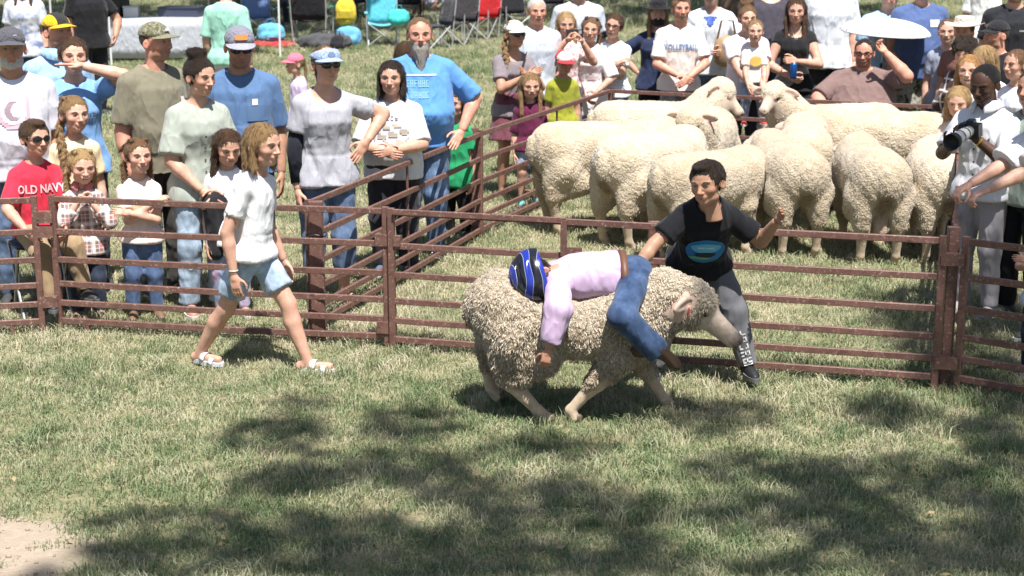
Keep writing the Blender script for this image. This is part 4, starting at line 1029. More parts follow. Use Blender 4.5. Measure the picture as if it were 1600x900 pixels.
for nm, lb, src, kind, dn in (('grass', 'short mown lawn grass over the whole show ring and field', c_short, 'short', 1.0), ('long_grass', 'longer tufts of green grass scattered over the lawn', c_long, 'long', .55), ('dry_grass', 'flattened straw-coloured dry grass lying in the lawn', c_dry, 'dry', .48)):
    P, S = [], []
    for d0, d1, de, s0, s1 in ((5.2, 10.5, 330, .75, 1.2), (10.5, 18, 150, .9, 1.5), (18, 34, 42, 1.4, 2.3), (34, 60, 10, 2.2, 3.6)):
        v, s = grass_field(kind, d0, d1, de * dn, s0, s1); P.append(v); S.append(s)
    scatter(nm, lb, src, np.concatenate(P), np.concatenate(S), .12)
# ------------------------------------------------------------------ fence
def rust_mat():
    m, nt, b = base('brown_painted_steel', .48, .4); o = coords(nt)
    f = noise(nt, o, 14, 6, .7); c = mix(nt, ramp(nt, f, [(.35, 0.0), (.7, 1.0)]), (.115, .056, .045), (.19, .10, .08))
    c = mix(nt, ramp(nt, noise(nt, o, 60, 4, .7), [(.57, 0.0), (.66, .85)]), c, (.34, .24, .20)); c = mix(nt, ramp(nt, noise(nt, coords(nt, 'Object', (.35, 1, 1)), 26, 5, .75), [(.60, 0.0), (.68, .9)]), c, (.05, .025, .018)); nt.links.new(c, b.inputs['Base Color'])
    bump(nt, b, f, .25, .004); return m
STEEL = rust_mat(); FH = .86
def panel(label, A, B, rails=(.853, .655, .48, .323, .203, .093), mid=(.5,), cap_ends=(1, 1), foot=True, group='brown steel livestock panels', h=FH):
    A = Vector((A[0], A[1], 0)); B = Vector((B[0], B[1], 0)); d = (B - A); L = d.length; an = math.atan2(d.y, d.x)
    root = empty('fence', A, an, label, 'fence', group)
    for z in rails:
        j = [random.uniform(-.004, .004) for _ in range(3)]; mb = MB(); mb.bar((.018, 0, z - .018 + j[0]), (L * .5, j[2], z - .018 + j[1] - .003), .012, .018); mb.bar((L * .5, j[2], z - .018 + j[1] - .003), (L - .018, 0, z - .018 - j[0]), .012, .018); mb.build('rail', STEEL, root)
    for x in (0, L):
        MB().bar((x, 0, 0), (x, 0, h), .019, .019).build('post', STEEL, root)
    for f in mid: MB().bar((L * f, .014, .075), (L * f, .014, h - .02), .010, .006).build('stay', STEEL, root)
    if foot:
        for x in (.18, L - .18): MB().bar((x, 0, 0), (x, 0, .075), .012, .010).build('foot', STEEL, root)
    return root, A, B, an, L
def bracket(root, x, z, w_=.045, h_=.035):
    mb = MB(); mb.box((x, 0, z), (w_, .027, h_)); mb.build('hinge_plate', STEEL, root)
def on_ray(u, y): p = at_y(u, 300, y); return (p.x, y)
FA0 = (-4.9, 9.15); FA1 = (-2.90, 9.56); FB0 = (-2.80, 9.60); FB1 = (-.74, 9.20); FC0 = (-.705, 9.16); FC1 = (2.30, 8.36); FD0 = (2.42, 8.34); FD1 = (4.9, 6.6)
FS0 = (-1.22, 9.44); FS1 = (-.25, 12.45); FS2 = (.95, 15.45); FR1 = (3.95, 14.1); FR0 = (2.40, 8.48)
pa = panel('steel panel at the left edge behind which the red-shirted boy sits', FA0, FA1, mid=())
pb = panel('short steel panel behind the walking girl, kids leaning on it', FB0, FB1, mid=())
pc = panel('long front steel panel behind the ridden ram', FC0, FC1, mid=())
pd = panel('steel panel slanting to the right edge below the photographer', FD0, FD1, mid=())
ps = panel('steel side panel running back from the square post to the middle post', FS0, FS1, mid=(.52,))
ps2 = panel('steel side panel beside the rumps of the leftmost sheep', FS1, FS2, mid=(.55,))
fm = ((FS2[0] + FR1[0]) / 2, (FS2[1] + FR1[1]) / 2)
pf = panel('back panel of the pen in front of the man with the lettered tee', FS2, fm, mid=(.45,)); pf2 = panel('back panel of the pen in front of the seated heavy man', fm, FR1, mid=())
pr1 = panel('right-hand side panel of the pen seen end-on beside the photographer', FR0, ((FR0[0] + FR1[0]) / 2, (FR0[1] + FR1[1]) / 2), mid=(.5,)); pr2 = panel('rear half of the right-hand pen side behind the sheep', ((FR0[0] + FR1[0]) / 2, (FR0[1] + FR1[1]) / 2), FR1, mid=(.5,))
bracket(pa[0], pa[4] + .055, .73); bracket(pa[0], pa[4] + .055, .64); bracket(pa[0], pa[4] + .055, .20)
bracket(pb[0], pb[4] - .005, .665, .055, .035); bracket(pb[0], pb[4] - .005, .135, .055, .035)
bracket(pc[0], pc[4] + .055, .735, .06, .032); bracket(pc[0], pc[4] + .055, .16, .06, .032); bracket(pc[0], 0.04, .67, .02, .03)
# short drop piece on the front panel where the gate latch hangs
mb = MB(); mb.bar((1.04, -.03, .845), (1.04, -.03, .64), .017, .012); mb.build('latch_bar', STEEL, pc[0]); mb = MB(); mb.box((1.10, -.03, .665), (.045, .012, .028)); mb.build('latch_plate', STEEL, pc[0])
mb = MB(); mb.bar((0.02, -.028, .845), (1.05, -.028, .845), .010, .016); mb.build('doubled_rail', STEEL, pc[0])
def square_post(label, p, h_, w_=.038):
    o = MB().bar((0, 0, 0), (0, 0, h_), w_, w_ * .8).build('fence_post', STEEL); o.location = (p[0], p[1], 0); tag(o, label, 'post', 'square steel posts'); return o
square_post('thick square steel post where the side fence meets the front panel', (-1.17, 9.32 + .06), .86, .042)
square_post('square steel post behind the boy in black', (FC0[0] + (FC1[0] - FC0[0]) * .495 + .02, FC0[1] + (FC1[1] - FC0[1]) * .495 + .09), .84, .034)
square_post('dark steel post at the right corner of the pen by the hinge', (2.365, 8.40), .90, .032)
square_post('steel post halfway along the left side of the pen', (-.29, 12.47), .88, .03)
mb = MB(); mb.tube([Vector((-1.17 + .06 * math.cos(a), 9.38 + .055 * math.sin(a), .66 + .008 * math.sin(3 * a))) for a in [6.283 * k / 16 for k in range(17)]], .004, 5); tag(mb.build('wire_tie', plain('wire', (.06, .05, .045), .5, .6)), 'loop of wire tied round the thick square post', 'wire')
# ------------------------------------------------------------------ trees (their crowns are above the picture; they give the dappled shade)
def leaf_mat():
    m, nt, b = base('leaves', .55, .3); oi = node(nt, 'NewGeometry')
    c = ramp(nt, noise(nt, oi.outputs['Position'], 1.3, 4), [(.35, (.035, .07, .015)), (.65, (.09, .14, .035))]); nt.links.new(c, b.inputs['Base Color']); return m
def bark_mat():
    m, nt, b = base('bark', .9, .1); o = coords(nt, 'Object', (1, 1, .2)); f = noise(nt, o, 12, 6, .7)
    nt.links.new(mix(nt, f, (.05, .035, .025), (.17, .13, .10)), b.inputs['Base Color']); bump(nt, b, f, .9, .04); return m
LEAF = leaf_mat(); BARK = bark_mat()
def tree(label, base_, h, tr, blobs, leaf=.075, per=260, group='shade trees'):
    """blobs: (centre, radius xyz, density)"""
    root = empty('shade_tree', (base_[0], base_[1], 0), 0, label, 'tree', group); B0 = Vector((base_[0], base_[1], 0))
    mb = MB(); fork = Vector((.1, .1, h * .45)); top = Vector((.2, .3, h))
    mb.tube([(0, 0, -.1), (.02, 0, .3), fork * .5, fork, (fork + top) / 2, top], [tr * 1.5, tr * 1.05, tr * .9, tr * .75, tr * .45, tr * .12], 12)
    cs = [Vector(b[0]) - B0 for b in blobs]
    for c in cs:
        s0 = fork.lerp(top, random.uniform(0, .5)); md = s0.lerp(c, .5) + Vector((0, 0, .25)); mb.tube([s0, md, c], [tr * .16, tr * .07, .006], 6)
    mb.build('trunk', BARK, root, True)
    P, A = [], []
    for (c, r, de), cl in zip(blobs, cs):
        n = max(12, int(per * de * r[0] * r[1]))
        q = rng.normal(size=(n, 3)); q /= np.linalg.norm(q, axis=1)[:, None]; q *= (rng.random(n) ** .42)[:, None]
        P.append(np.array(cl) + q * np.array(r))
    P = np.concatenate(P); n = len(P); N1 = rng.normal(size=(n, 3)); N1[:, 2] *= .5; N1 /= np.linalg.norm(N1, axis=1)[:, None]; N2 = np.cross(N1, rng.normal(size=(n, 3))); N2 /= np.linalg.norm(N2, axis=1)[:, None]
    s = (leaf * rng.uniform(.7, 1.3, n))[:, None]
    V = np.stack([P - N1 * s, P - N2 * s * .5, P + N1 * s, P + N2 * s * .5], 1).reshape(-1, 3); F = np.arange(n * 4).reshape(-1, 4)
    link('crown', mesh_np('crown', V, F, False), root, LEAF); return root
def shade_blobs(spec, z0, z1):
    out = []
    for (u, v, ru, rv, de) in spec:
        g = at_z(u, v); gx = at_z(u + ru, v); gy = at_z(u, v - rv); z = random.uniform(z0, z1)
        c = g + sun_vec * (z / sun_vec.z); out.append(((c.x, c.y, z), (abs(gx.x - g.x) * 1.22, abs(gy.y - g.y) * 1.25, .22), de))
    return out
FORE = [(430, 680, 75, 26, 1), (480, 742, 70, 28, 1), (640, 662, 72, 24, 1), (625, 738, 100, 30, .9), (395, 765, 42, 16, .8), (260, 810, 120, 18, .9), (330, 868, 190, 32, .9), (560, 845, 130, 36, .9), (720, 860, 90, 40, 1), (470, 632, 60, 10, .7),
        (1110, 655, 90, 24, .8), (1390, 652, 70, 24, 1), (1570, 700, 60, 40, 1), (1215, 735, 150, 22, .9), (1160, 805, 80, 28, 1), (880, 770, 80, 24, .8), (960, 810, 110, 30, 1), (840, 700, 110, 18, .7), (1540, 800, 90, 50, 1), (900, 880, 110, 30, 1), (1330, 810, 110, 40, .9), (1440, 870, 180, 36, 1), (1200, 890, 90, 20, .8), (1450, 735, 90, 20, .8), (640, 900, 200, 24, 1), (760, 760, 50, 20, .7),
        (1425, 520, 50, 60, .9), (1540, 590, 70, 40, .9), (1570, 480, 60, 40, .8), (1500, 440, 30, 30, .6), (100, 905, 120, 14, .7),
        (1010, 870, 80, 24, .9), (1290, 760, 60, 16, .8), (1500, 665, 60, 16, .8), (800, 810, 60, 24, .9), (700, 775, 60, 16, .7), (1380, 770, 70, 18, .8), (1590, 880, 80, 40, 1), (450, 820, 80, 20, .7), (180, 860, 70, 18, .8), (1440, 590, 40, 16, .8), (1585, 640, 50, 24, .9), (1560, 540, 50, 24, .8)]
fb = shade_blobs(FORE, 10.5, 13.5)
random.seed(5)
extra = [((random.uniform(-4, 5), random.uniform(-6, -1.5), random.uniform(9.5, 13.5)), (random.uniform(.7, 1.3), random.uniform(.7, 1.3), .5), .12) for _ in range(26)]
tree('tall shade tree behind the camera spreading over the near lawn', (3.6, -3.0), 14, .36, fb + extra, .085, 1050)
def wild_tree(label, p, h, rad, n=60, seed=1, den=.5):
    r = random.Random(seed); bl = []
    for k in range(n):
        a = r.uniform(0, 6.28); d = rad * math.sqrt(r.random()) * .85; z = h * r.uniform(.45, .98) ; f = math.sqrt(max(.05, 1 - ((z / h - .7) / .42) ** 2)); bl.append(((p[0] + d * f * math.cos(a), p[1] + d * f * math.sin(a), z), (r.uniform(.6, 1.2),) * 2 + (r.uniform(.4, .7),), den))
    return tree(label, p, h, .32, bl, .16, 240)
wild_tree('broad shade tree standing far behind the white-shirted spectators', (5.15, 38.0), 11, 6.5, 80, 3, .8)
wild_tree('broad shade tree left of the field beside the pop-up canopy', (-13.2, 29.0), 11, 6, 70, 4, .8)
wild_tree('big shade tree over the camp chairs behind the man in mint', (-6.1, 34.4), 12, 8.5, 130, 6, 1.0)
wild_tree('shade tree right of the field beyond the crowd', (15.5, 30.0), 11, 6, 60, 8, .8)

# ------------------------------------------------------------------ fallen leaves on the lawn, clods on the bare patch
rl = random.Random(3); mb = MB()
for k in range(420):
    y = rl.uniform(5.4, 15); x = rl.uniform(-.36, .36) * y; z = rl.uniform(.012, .03); a = rl.uniform(0, 6.28); l = rl.uniform(.012, .026); d = Vector((math.cos(a), math.sin(a), rl.uniform(-.3, .3))) * l; e = Vector((-math.sin(a), math.cos(a), rl.uniform(-.4, .4))) * l * .45; p = Vector((x, y, z))
    mb.add([p - d, p - e, p + d, p + e + Vector((0, 0, .004))], [(0, 1, 2), (0, 2, 3)])
tag(mb.build('fallen_leaves', plain('dry_leaf', (.33, .25, .13), .8, var=.5)), 'dry fallen leaves scattered over the lawn', 'leaves', None, 'stuff')
mb = MB()
for k in range(160):
    a = rl.uniform(0, 6.28); d = .5 * math.sqrt(rl.random()); r_ = rl.uniform(.003, .011); M_ = Matrix.Translation((DIRT.x + d * math.cos(a), DIRT.y + d * math.sin(a), r_ * .4)) @ Matrix.Rotation(rl.uniform(0, 6), 4, 'Z')
    mb.lathe([(0, -r_), (r_ * .8, -r_ * .4), (r_, 0), (r_ * .6, r_ * .6), (0, r_ * .75)], 6, M_, rl.uniform(.8, 1.5), 1)
tag(mb.build('dirt_clods', plain('clod', (.34, .27, .21), .95, var=.3), None, True), 'small clods and pebbles on the bare dirt patch', 'dirt', None, 'stuff')
# ------------------------------------------------------------------ the flock in the pen
T1 = (.56, .50, .40); T2 = (.50, .44, .35); T3 = (.60, .54, .44)
kw = dict(lump=.42, voxel=.013, wide=.90)
sheep('big cream sheep standing broadside, rump against the left side panel', (.72, 12.78, 0), R(14), .96, (.62, .05, .80), (.82, .08, .62), tone=T1, **kw)
sheep('cream sheep seen from behind its left hip, second from the left', (1.08, 12.36, 0), R(44), .93, (.58, .1, .72), (.76, .15, .52), tone=T3, **kw)
sheep('cream sheep at the back with a raised woolly head turned right', (1.28, 14.15, 0), R(4), .96, (.60, 0, 1.02), (.77, -.10, .80), tone=T3, **kw)
sheep('white-faced sheep looking at the camera with both ears out', (1.62, 13.45, 0), R(-106), .95, (.60, -.02, .93), (.76, -.04, .74), tone=T1, **kw)
sheep('sheep half hidden behind the boy in the black tee', (1.46, 11.74, 0), R(38), .87, (.60, .1, .70), (.78, .15, .5), tone=T2, **kw)
sheep('cream sheep seen from behind right of the boy in black', (2.10, 12.08, 0), R(97), .89, (.60, .05, .82), (.80, .1, .64), tone=T2, **kw)
sheep('sheep squeezed between the two rear-view sheep, only hind end showing', (2.38, 12.95, 0), R(80), .92, (.60, .05, .80), (.80, .08, .62), tone=T1, **kw)
sheep('large sheep with rear to the camera, second from the right', (2.68, 11.86, 0), R(91), .90, (.60, -.02, .8), (.80, .0, .62), tone=T2, male=True, **kw)
s7 = sheep('rightmost sheep with rear to the camera and round tail stub', (3.20, 11.88, 0), R(86), .86, (.58, -.08, .84), (.76, -.2, .68), tone=T3, **kw)
sheep('bare-faced sheep with raised head looking left over the flock', (2.86, 14.02, 0), R(182), .95, (.62, .10, 1.03), (.76, .30, .88), tone=T3, **kw)
sheep('cream sheep standing broadside at the back right of the flock', (3.12, 13.40, 0), R(168), .96, (.60, 0, .80), (.80, .05, .60), tone=T1, **kw)
# ------------------------------------------------------------------ the ridden ram
RAM = (.315, 7.93, 0)
ram = sheep('woolly grey-cream ram trotting right with a boy on its back', RAM, R(-3), .87, (.70, -.05, .71), (.945, -.13, .50),
    dict(hl=[(-.36, .15, .50), (-.25, .16, .40), (-.54, .145, .36), (-.50, .145, .12), (-.46, .145, .06)], hr=[(-.34, -.15, .50), (-.18, -.16, .38), (-.36, -.145, .24), (-.20, -.145, .065), (-.15, -.145, .025)],
         fr=[(.26, -.13, .40), (.10, -.13, .20), (-.01, -.13, .07), (.01, -.13, .025)], fl=[(.34, .13, .40), (.45, .12, .22), (.55, .12, .065), (.59, .12, .025)]),
    .0095, (.58, .51, .40), 'animal in the ring', True, .93, 0, 'ram', 1.0, locks=44000, sag=.12, lift=0.0, hs=1.0)
# ------------------------------------------------------------------ people
JEAN = dict(c=(.085, .13, .22), pat='denim'); LJEAN = dict(c=(.28, .36, .46), pat='denim'); DJEAN = dict(c=(.022, .032, .06), pat='denim'); BLACK = (.012, .012, .014)
G_L = 'spectators behind the front fence'; G_B = 'spectators round the back of the pen'; G_R = 'spectators at the right of the pen'; G_F = 'people in the far background'
# ---- in the ring: walking girl
gw = person('girl in white tee and denim shorts striding right across the ring', (403, 193), yaw=66, sex='f', kid='c', D=8.74, hscale=1.05, skin='light', lean=6, hy=-4, hp=4, hair=('bob', 'dblond'), q=.85, group='children in the ring',
    L=(-.125, .0, .405, (-.4, 1, 0)), R_=(.14, -.05, .41, (.3, 1, 0)), shirt=dict(c=(.74, .74, .76), slen=.6, off=.014, hem=-.005), w=.94, pants=dict(LJEAN, len=.34, off=.010, flare=1.1), shoes=('sandal', (.55, .58, .60)),
    feet=((-.045, .22, .055), (.05, -.20, .045)))
for k in (0,):
    w0 = gw['J']['wrL']; mb = MB(); mb.tube([w0 + Vector((.024 * math.cos(a), .024 * math.sin(a), .012)) for a in [6.283 * i / 12 for i in range(13)]], .004, 5); mb.build('bracelet', plain('bracelet', (.5, .48, .45), .4), gw['root'])
# ---- in the ring: boy in black crouching by the ram
bp = at_y(1092, 408, 8.48)
bb_ = person('boy in black tee and grey joggers crouching behind the ram', h=1.37, yaw=0, sex='m', kid='c', skin='olive', lean=36, roll=2, hy=-34, hp=6, hr=-6, hair=('crew', 'dark'), loc=(bp.x, 8.48, 0), pelvis=(0, 0, bp.z), q=.8, group='children in the ring',
    L=(-.31, -.285, .49, (-.6, .6, .8)), R_=(.26, -.23, .71, (.9, .3, -.8)), palms=(None, (-1, -.6, 0)), hands=('grip', 'relaxed'), shirt=dict(c=(.008, .0085, .011), off=.036, slen=.7, hem=-.01), pants=dict(c=(.12, .12, .132), off=.018, flare=1.05, knee=1.08, waist=.30), shoes=('hightop', (.015, .015, .017)),
    feet=((-.18, -.01, .045), (.22, -.055, .045)), knees=((-.8, -1, .1), (.9, -1, .1)), w=1.06)
P_, F_ = ellipse_shape(.105, .090); print_on(bb_, 'shirt', .155, 0.0, P_, F_, (.02, .16, .40), 'badge', .007)
P_, F_ = ellipse_shape(.080, .036); print_on(bb_, 'shirt', .175, 0.0, P_, F_, (.10, .42, .62), 'badge', .010)
P_, F_ = ellipse_shape(.055, .020); print_on(bb_, 'shirt', .140, 0.0, P_, F_, (.01, .02, .04), 'badge', .012)
P_, F_ = ellipse_shape(.06, .010); print_on(bb_, 'shirt', .122, -.02, P_, F_, (.12, .35, .14), 'badge', .013)
pmarks(bb_, .180, 0, .09, .012, 7, (.65, .72, .78), 3, .013)
kn_, an_ = bb_['J']['knR'], bb_['J']['anR']
ax_ = (kn_ - an_).normalized(); rx_ = Vector((1, 0, 0)); rx_ = (rx_ - ax_ * rx_.dot(ax_)).normalized(); fx_ = ax_.cross(rx_); fx_ = fx_ if fx_.y < 0 else -fx_
P_, F_ = scribble(.24, .05, 6, 12); P_ = [(z_, x_) for x_, z_ in P_]; F_ = [f_[::-1] for f_ in F_]; mb = MB(); mb.add(project(bb_['pants'], P_, kn_.lerp(an_, .66), rx_, fx_, ax_, .005), F_); mb.build('leg_print', plain('leg_print', (.60, .60, .60), .7), bb_['pants'])
# ---- the rider, lying backwards along the ram
rp = at_y(992, 429, 7.93)
rhh = .232; RH = 1.28
RW = Matrix.Translation((rp.x, 7.93, 0)) @ Matrix.Rotation(R(-88), 4, 'Z')
hc0 = RW.inverted() @ at_y(836, 432, 7.86); up_ = Vector((.05, -1, -.16)).normalized(); fc_ = Vector((.50, .22, -.84)); fc_ = (fc_ - up_ * fc_.dot(up_)).normalized(); yc_ = -fc_; xc_ = yc_.cross(up_)
RM = Matrix.Translation(hc0) @ Matrix((( xc_.x, yc_.x, up_.x, 0), (xc_.y, yc_.y, up_.y, 0), (xc_.z, yc_.z, up_.z, 0), (0, 0, 0, 1))) @ Matrix.Scale(rhh, 4) @ Matrix.Translation((0, -.06, -.62))
hm, hnt, hb_ = base('helmet_paint', .18, .6); ho = coords(hnt); wvh = node(hnt, 'TexWave', wave_type='BANDS', bands_direction='Z', i_Scale=1.0, i_Distortion=4.0, i_Detail=1.0); hnt.links.new(ho, wvh.inputs[0])
hc_ = mix(hnt, ramp(hnt, wvh.outputs[0], [(.62, 0.0), (.66, 1.0)]), (.012, .013, .018), (.015, .03, .26)); hc_ = mix(hnt, ramp(hnt, wvh.outputs[0], [(.57, 0.0), (.58, 1.0), (.62, 1.0), (.63, 0.0)]), hc_, (.5, .55, .7)); hnt.links.new(hc_, hb_.inputs['Base Color'])
rd = person('boy in lilac shirt, jeans and blue-black helmet lying face down on the ram', h=RH, yaw=-88, sex='m', kid='c', skin='tan', w=1.08, lean=92, shrug=.34, loc=(rp.x, 7.93, 0), pelvis=(0, 0, rp.z), q=.8, group='children in the ring', hair=('short', 'dark'), cap=('helmet', (.02, .03, .2), hm),
    L=(-.25, -.34, .36, (-1, 0, .2)), R_=(.26, -.355, .36, (1, .2, .5)), palms=((1, 0, 0), (-1, 0, 0)), hands=('grip', 'grip'), shirt=dict(c=(.52, .38, .54), sl='long', off=.050, neck='closed', hem=.035, wr=1.3, slen=.9), pants=dict(c=(.030, .058, .125), pat='denim', off=.016, flare=1.35, waist=.40), shoes=('boot', (.065, .038, .024)),
    feet=((-.18, .10, .33), (.21, .075, .32)), knees=((-1, -.8, .1), (1.0, -.9, -.1)), joints=dict(HM=RM, toeL=(.55, .55, -.45), toeR=(-.45, .55, -.60), upL=(0, -.8, .5), upR=(.1, -.8, .5)))
mb = MB(); h_ = 1.24; ctr = rd['P0'] + rd['u'] * (rd['Lt'] * .27)
ring = [ctr + rd['r'] * (.158 * math.cos(a)) + rd['f'] * (.124 * math.sin(a)) for a in [6.283 * i / 24 for i in range(25)]]
mb.sheet([[p - rd['u'] * .018 for p in ring], [p + rd['u'] * .018 for p in ring]], .006); mb.build('belt', plain('leather_belt', (.13, .06, .035), .5), rd['root'], True)
mb = MB(); mb.tube([RM @ Vector(p) for p in ((-.36, -.02, .55), (-.30, -.10, .2), (-.12, -.22, -.02), (.12, -.22, -.02), (.30, -.10, .2), (.36, -.02, .55))], .006, 5); mb.build('chin_strap', plain('strap', BLACK, .6), rd['cap'] if False else rd['root'])

# ---- left group
A = person('man with grey beard, dark cap and pale tee with a shield crest', (14, 46), yaw=14, D=10.3, sex='m', skin='tan', w=1.1, belly=.4, hy=4, cap=('cap', (.085, .085, .10)), hair=('short', 'grey'), beard=('short', 'white'), shirt=dict(c=(.62, .62, .70), off=.028, slen=.85), pants=JEAN, group=G_L)
P_, F_ = grid_shape(lambda x, z: abs(x) < (1 if z > -.1 else math.sqrt(max(0, 1 - ((z + .1) / .95) ** 2))), .20, .22, 16); print_on(A, 'shirt', .215, .0, P_, F_, (.55, .36, .42), 'crest', .006)
P_, F_ = grid_shape(lambda x, z: abs(x) < (1 if z > -.1 else math.sqrt(max(0, 1 - ((z + .1) / .95) ** 2))), .155, .17, 14); print_on(A, 'shirt', .217, .0, P_, F_, (.70, .68, .74), 'crest', .008)
P_, F_ = grid_shape(lambda x, z: x * x + z * z < 1 and (x - .5) ** 2 + (z - .1) ** 2 > .6, .11, .12, 14); print_on(A, 'shirt', .217, .0, P_, F_, (.30, .22, .26), 'crest', .010)
mbx = MB(); mbx.box((.12, -.405, .86), (.045, .006, .008)); mbx.build('cap_mark', plain('cap_mark', (.6, .6, .6), .6), A['cap'])
A = person('man in black and yellow cap and sky blue polo shirt', (86, 22), yaw=38, D=11.35, sex='m', skin='red', hy=12, hp=-4, cap=('cap', (.72, .44, .02), (.72, .44, .02)), hair=('short', 'brown'), stubble=(.20, .11, .06), shirt=dict(c=(.30, .47, .70), neck='collar', off=.024), pants=DJEAN, group=G_L)
g = Grid((-.4, -.5, .6), (.4, .5, 1.12), 1 / 30); g.ell((0, .05, .66), (.383, .453, .408), 0); g.plane((0, 0, .68), (0, .1, -1)); g.plane((.20, 0, 0), (1, 0, 0)); g.plane((-.20, 0, 0), (-1, 0, 0)); V_, F2 = g.net(); link('cap_panel', mesh_np('cap_panel', V_, F2), A['cap'], fabric((.03, .03, .03)), Matrix.Identity(4))
A = person('smiling woman in bright blue tee shading her eyes with one hand', (112, 58), yaw=22, D=10.75, sex='f', skin='fair', mouth='open', hy=0, hair=('tied', 'brown'), L='down', R_=(.03, -.115, .895, (1, -.5, .05)), palms=(None, ((-.3, -.2, -1), (-1, -.15, .12))), hands=('relaxed', 'flat'), shirt=dict(c=(.20, .38, .70), off=.026, slen=.7), pants=dict(c=(.05, .06, .10)), group=G_L, w=1.05)
pmarks(A, .20, .0, .24, .045, 6, (.42, .60, .85), 4)
A = person('boy in red lettered tee and black sunglasses sitting on a stool', (50, 188), yaw=34, D=9.98, h=1.36, sit='auto', sex='m', kid='c', skin='light', hy=12, hair=('crew', 'brown'), glasses='sun', L=(-.12, -.19, .46, (-1, .6, -.4)), R_=(.06, -.22, .47, (1, .6, -.4)), shirt=dict(c=(.56, .03, .06), off=.024, slen=.85, hem=-.02), pants=dict(c=(.33, .235, .14), off=.014), shoes=('shoe', (.025, .025, .028)), feet=((-.05, -.25, .14), (.12, -.24, .16)), group=G_L, w=1.05)
ptext(A, .205, 0, 'OLD NAVY', .058, (.66, .46, .49), .0015, 1.3)
st_ = empty('camp_stool', (A['root'].location.x - .02, A['root'].location.y + .04, 0), .5, 'low camp stool under the boy in the red tee', 'stool'); sz = A['P'].z - .085
mb = MB(); mb.sheet([[(-.17 + .34 * i / 4, -.16 + .32 * j / 4, sz - .02 * (1 - ((i - 2) / 2) ** 2)) for i in range(5)] for j in range(5)], .012); mb.build('seat', fabric((.05, .06, .10)), st_)
for sx in (-1, 1):
    for sy in (-1, 1): MB().tube([(sx * .16, sy * .15, sz), (sx * .15, -sy * .15, 0.0)], .010, 6).build('leg', plain('alu', (.4, .4, .4), .4, .8), st_)
A = person('girl in pale yellow tee with one long blond side braid', (112, 152), yaw=26, D=10.35, sex='f', kid='c', skin='fair', hy=14, hair=('braid', 'dblond'), shirt=dict(c=(.80, .66, .42), off=.02, slen=.7), pants=dict(c=(.05, .06, .1)), group=G_L)
A = person('small blond girl in plaid shirt and jeans, fingers at her chin', (124, 232), yaw=14, D=9.93, sex='f', kid='c', skin='fair', hy=16, hp=8, hair=('braids2', 'blond'), mouth='open', L=(-.02, -.13, .715, (-.8, .1, -1)), R_=(.05, -.125, .70, (.8, .1, -1)), hands=('grip', 'grip'), palms=((1, 0, 0), (-1, 0, 0)), shirt=dict(c=(.55, .18, .17), pat='plaid', c2=(.06, .12, .11), c3=(.62, .6, .58), sl='long', slen=.6, off=.022, hem=-.07, neck='collar'), pants=dict(DJEAN, off=.012), shoes=('boot', (.22, .14, .10)), group=G_L, q=.9)
A = person('small girl in pale pink tee with arms folded, cowboy boots', (213, 216), yaw=16, D=9.93, sex='f', kid='c', skin='fair', hy=14, hair=('braids2', 'lbrown'), L='cross', R_='cross', shirt=dict(c=(.80, .64, .60), off=.018), pants=dict(c=(.075, .12, .23), pat='denim', off=.012), shoes=('boot', (.16, .095, .06)), group=G_L, q=.9)
P_, F_ = ellipse_shape(.05, .04); print_on(A, 'shirt', .17, -.01, P_, F_, (.62, .45, .30), 'print', .006)
A = person('tall man in olive tee and camouflage cap with a mountain badge', (238, 36), yaw=46, D=10.55, sex='m', skin='red', hy=18, hp=-2, w=1.08, belly=.3, cap=('cap', (.17, .16, .11), (.20, .19, .13), 'camo'), hair=('buzz', 'brown'), stubble=(.26, .15, .09), L='down', R_='down', shirt=dict(c=(.19, .175, .125), off=.03, slen=.85), pants=dict(c=(.06, .055, .05)), group=G_L)
P_, F_ = rect_shape(.035, .04); print_on(A, 'shirt', .225, .06, P_, F_, (.65, .58, .5), 'pocket_tag', .006)
mbx = MB(); mbx.add([(-.11, -.405, .79), (-.05, -.40, .90), (-.02, -.402, .85), (.03, -.39, .945), (.12, -.405, .79)], [(0, 4, 3, 2), (0, 2, 1)]); mbx.build('cap_badge', plain('cap_badge', (.65, .65, .65), .6), A['cap'])
A = person('dark-haired woman with a bun in grey-green buttoned blouse, hands clasped', (306, 88), yaw=28, D=10.05, sex='f', skin='light', hy=22, hp=6, hair=('bun', 'dark'), L='clasp', R_='clasp', palms=((1, 1, 0), (-1, 1, 0)), shirt=dict(c=(.34, .37, .325), neck='vee', off=.024, slen=.85, flare=1.25, hem=-.05), pants=dict(LJEAN, off=.016, flare=1.2), shoes=('shoe', (.42, .20, .13)), group=G_L)
for k in range(5):
    P_, F_ = ellipse_shape(.007, .007, 10, 1); print_on(A, 'shirt', .20 - .045 * k, .0, P_, F_, (.08, .07, .06), 'button', .006)
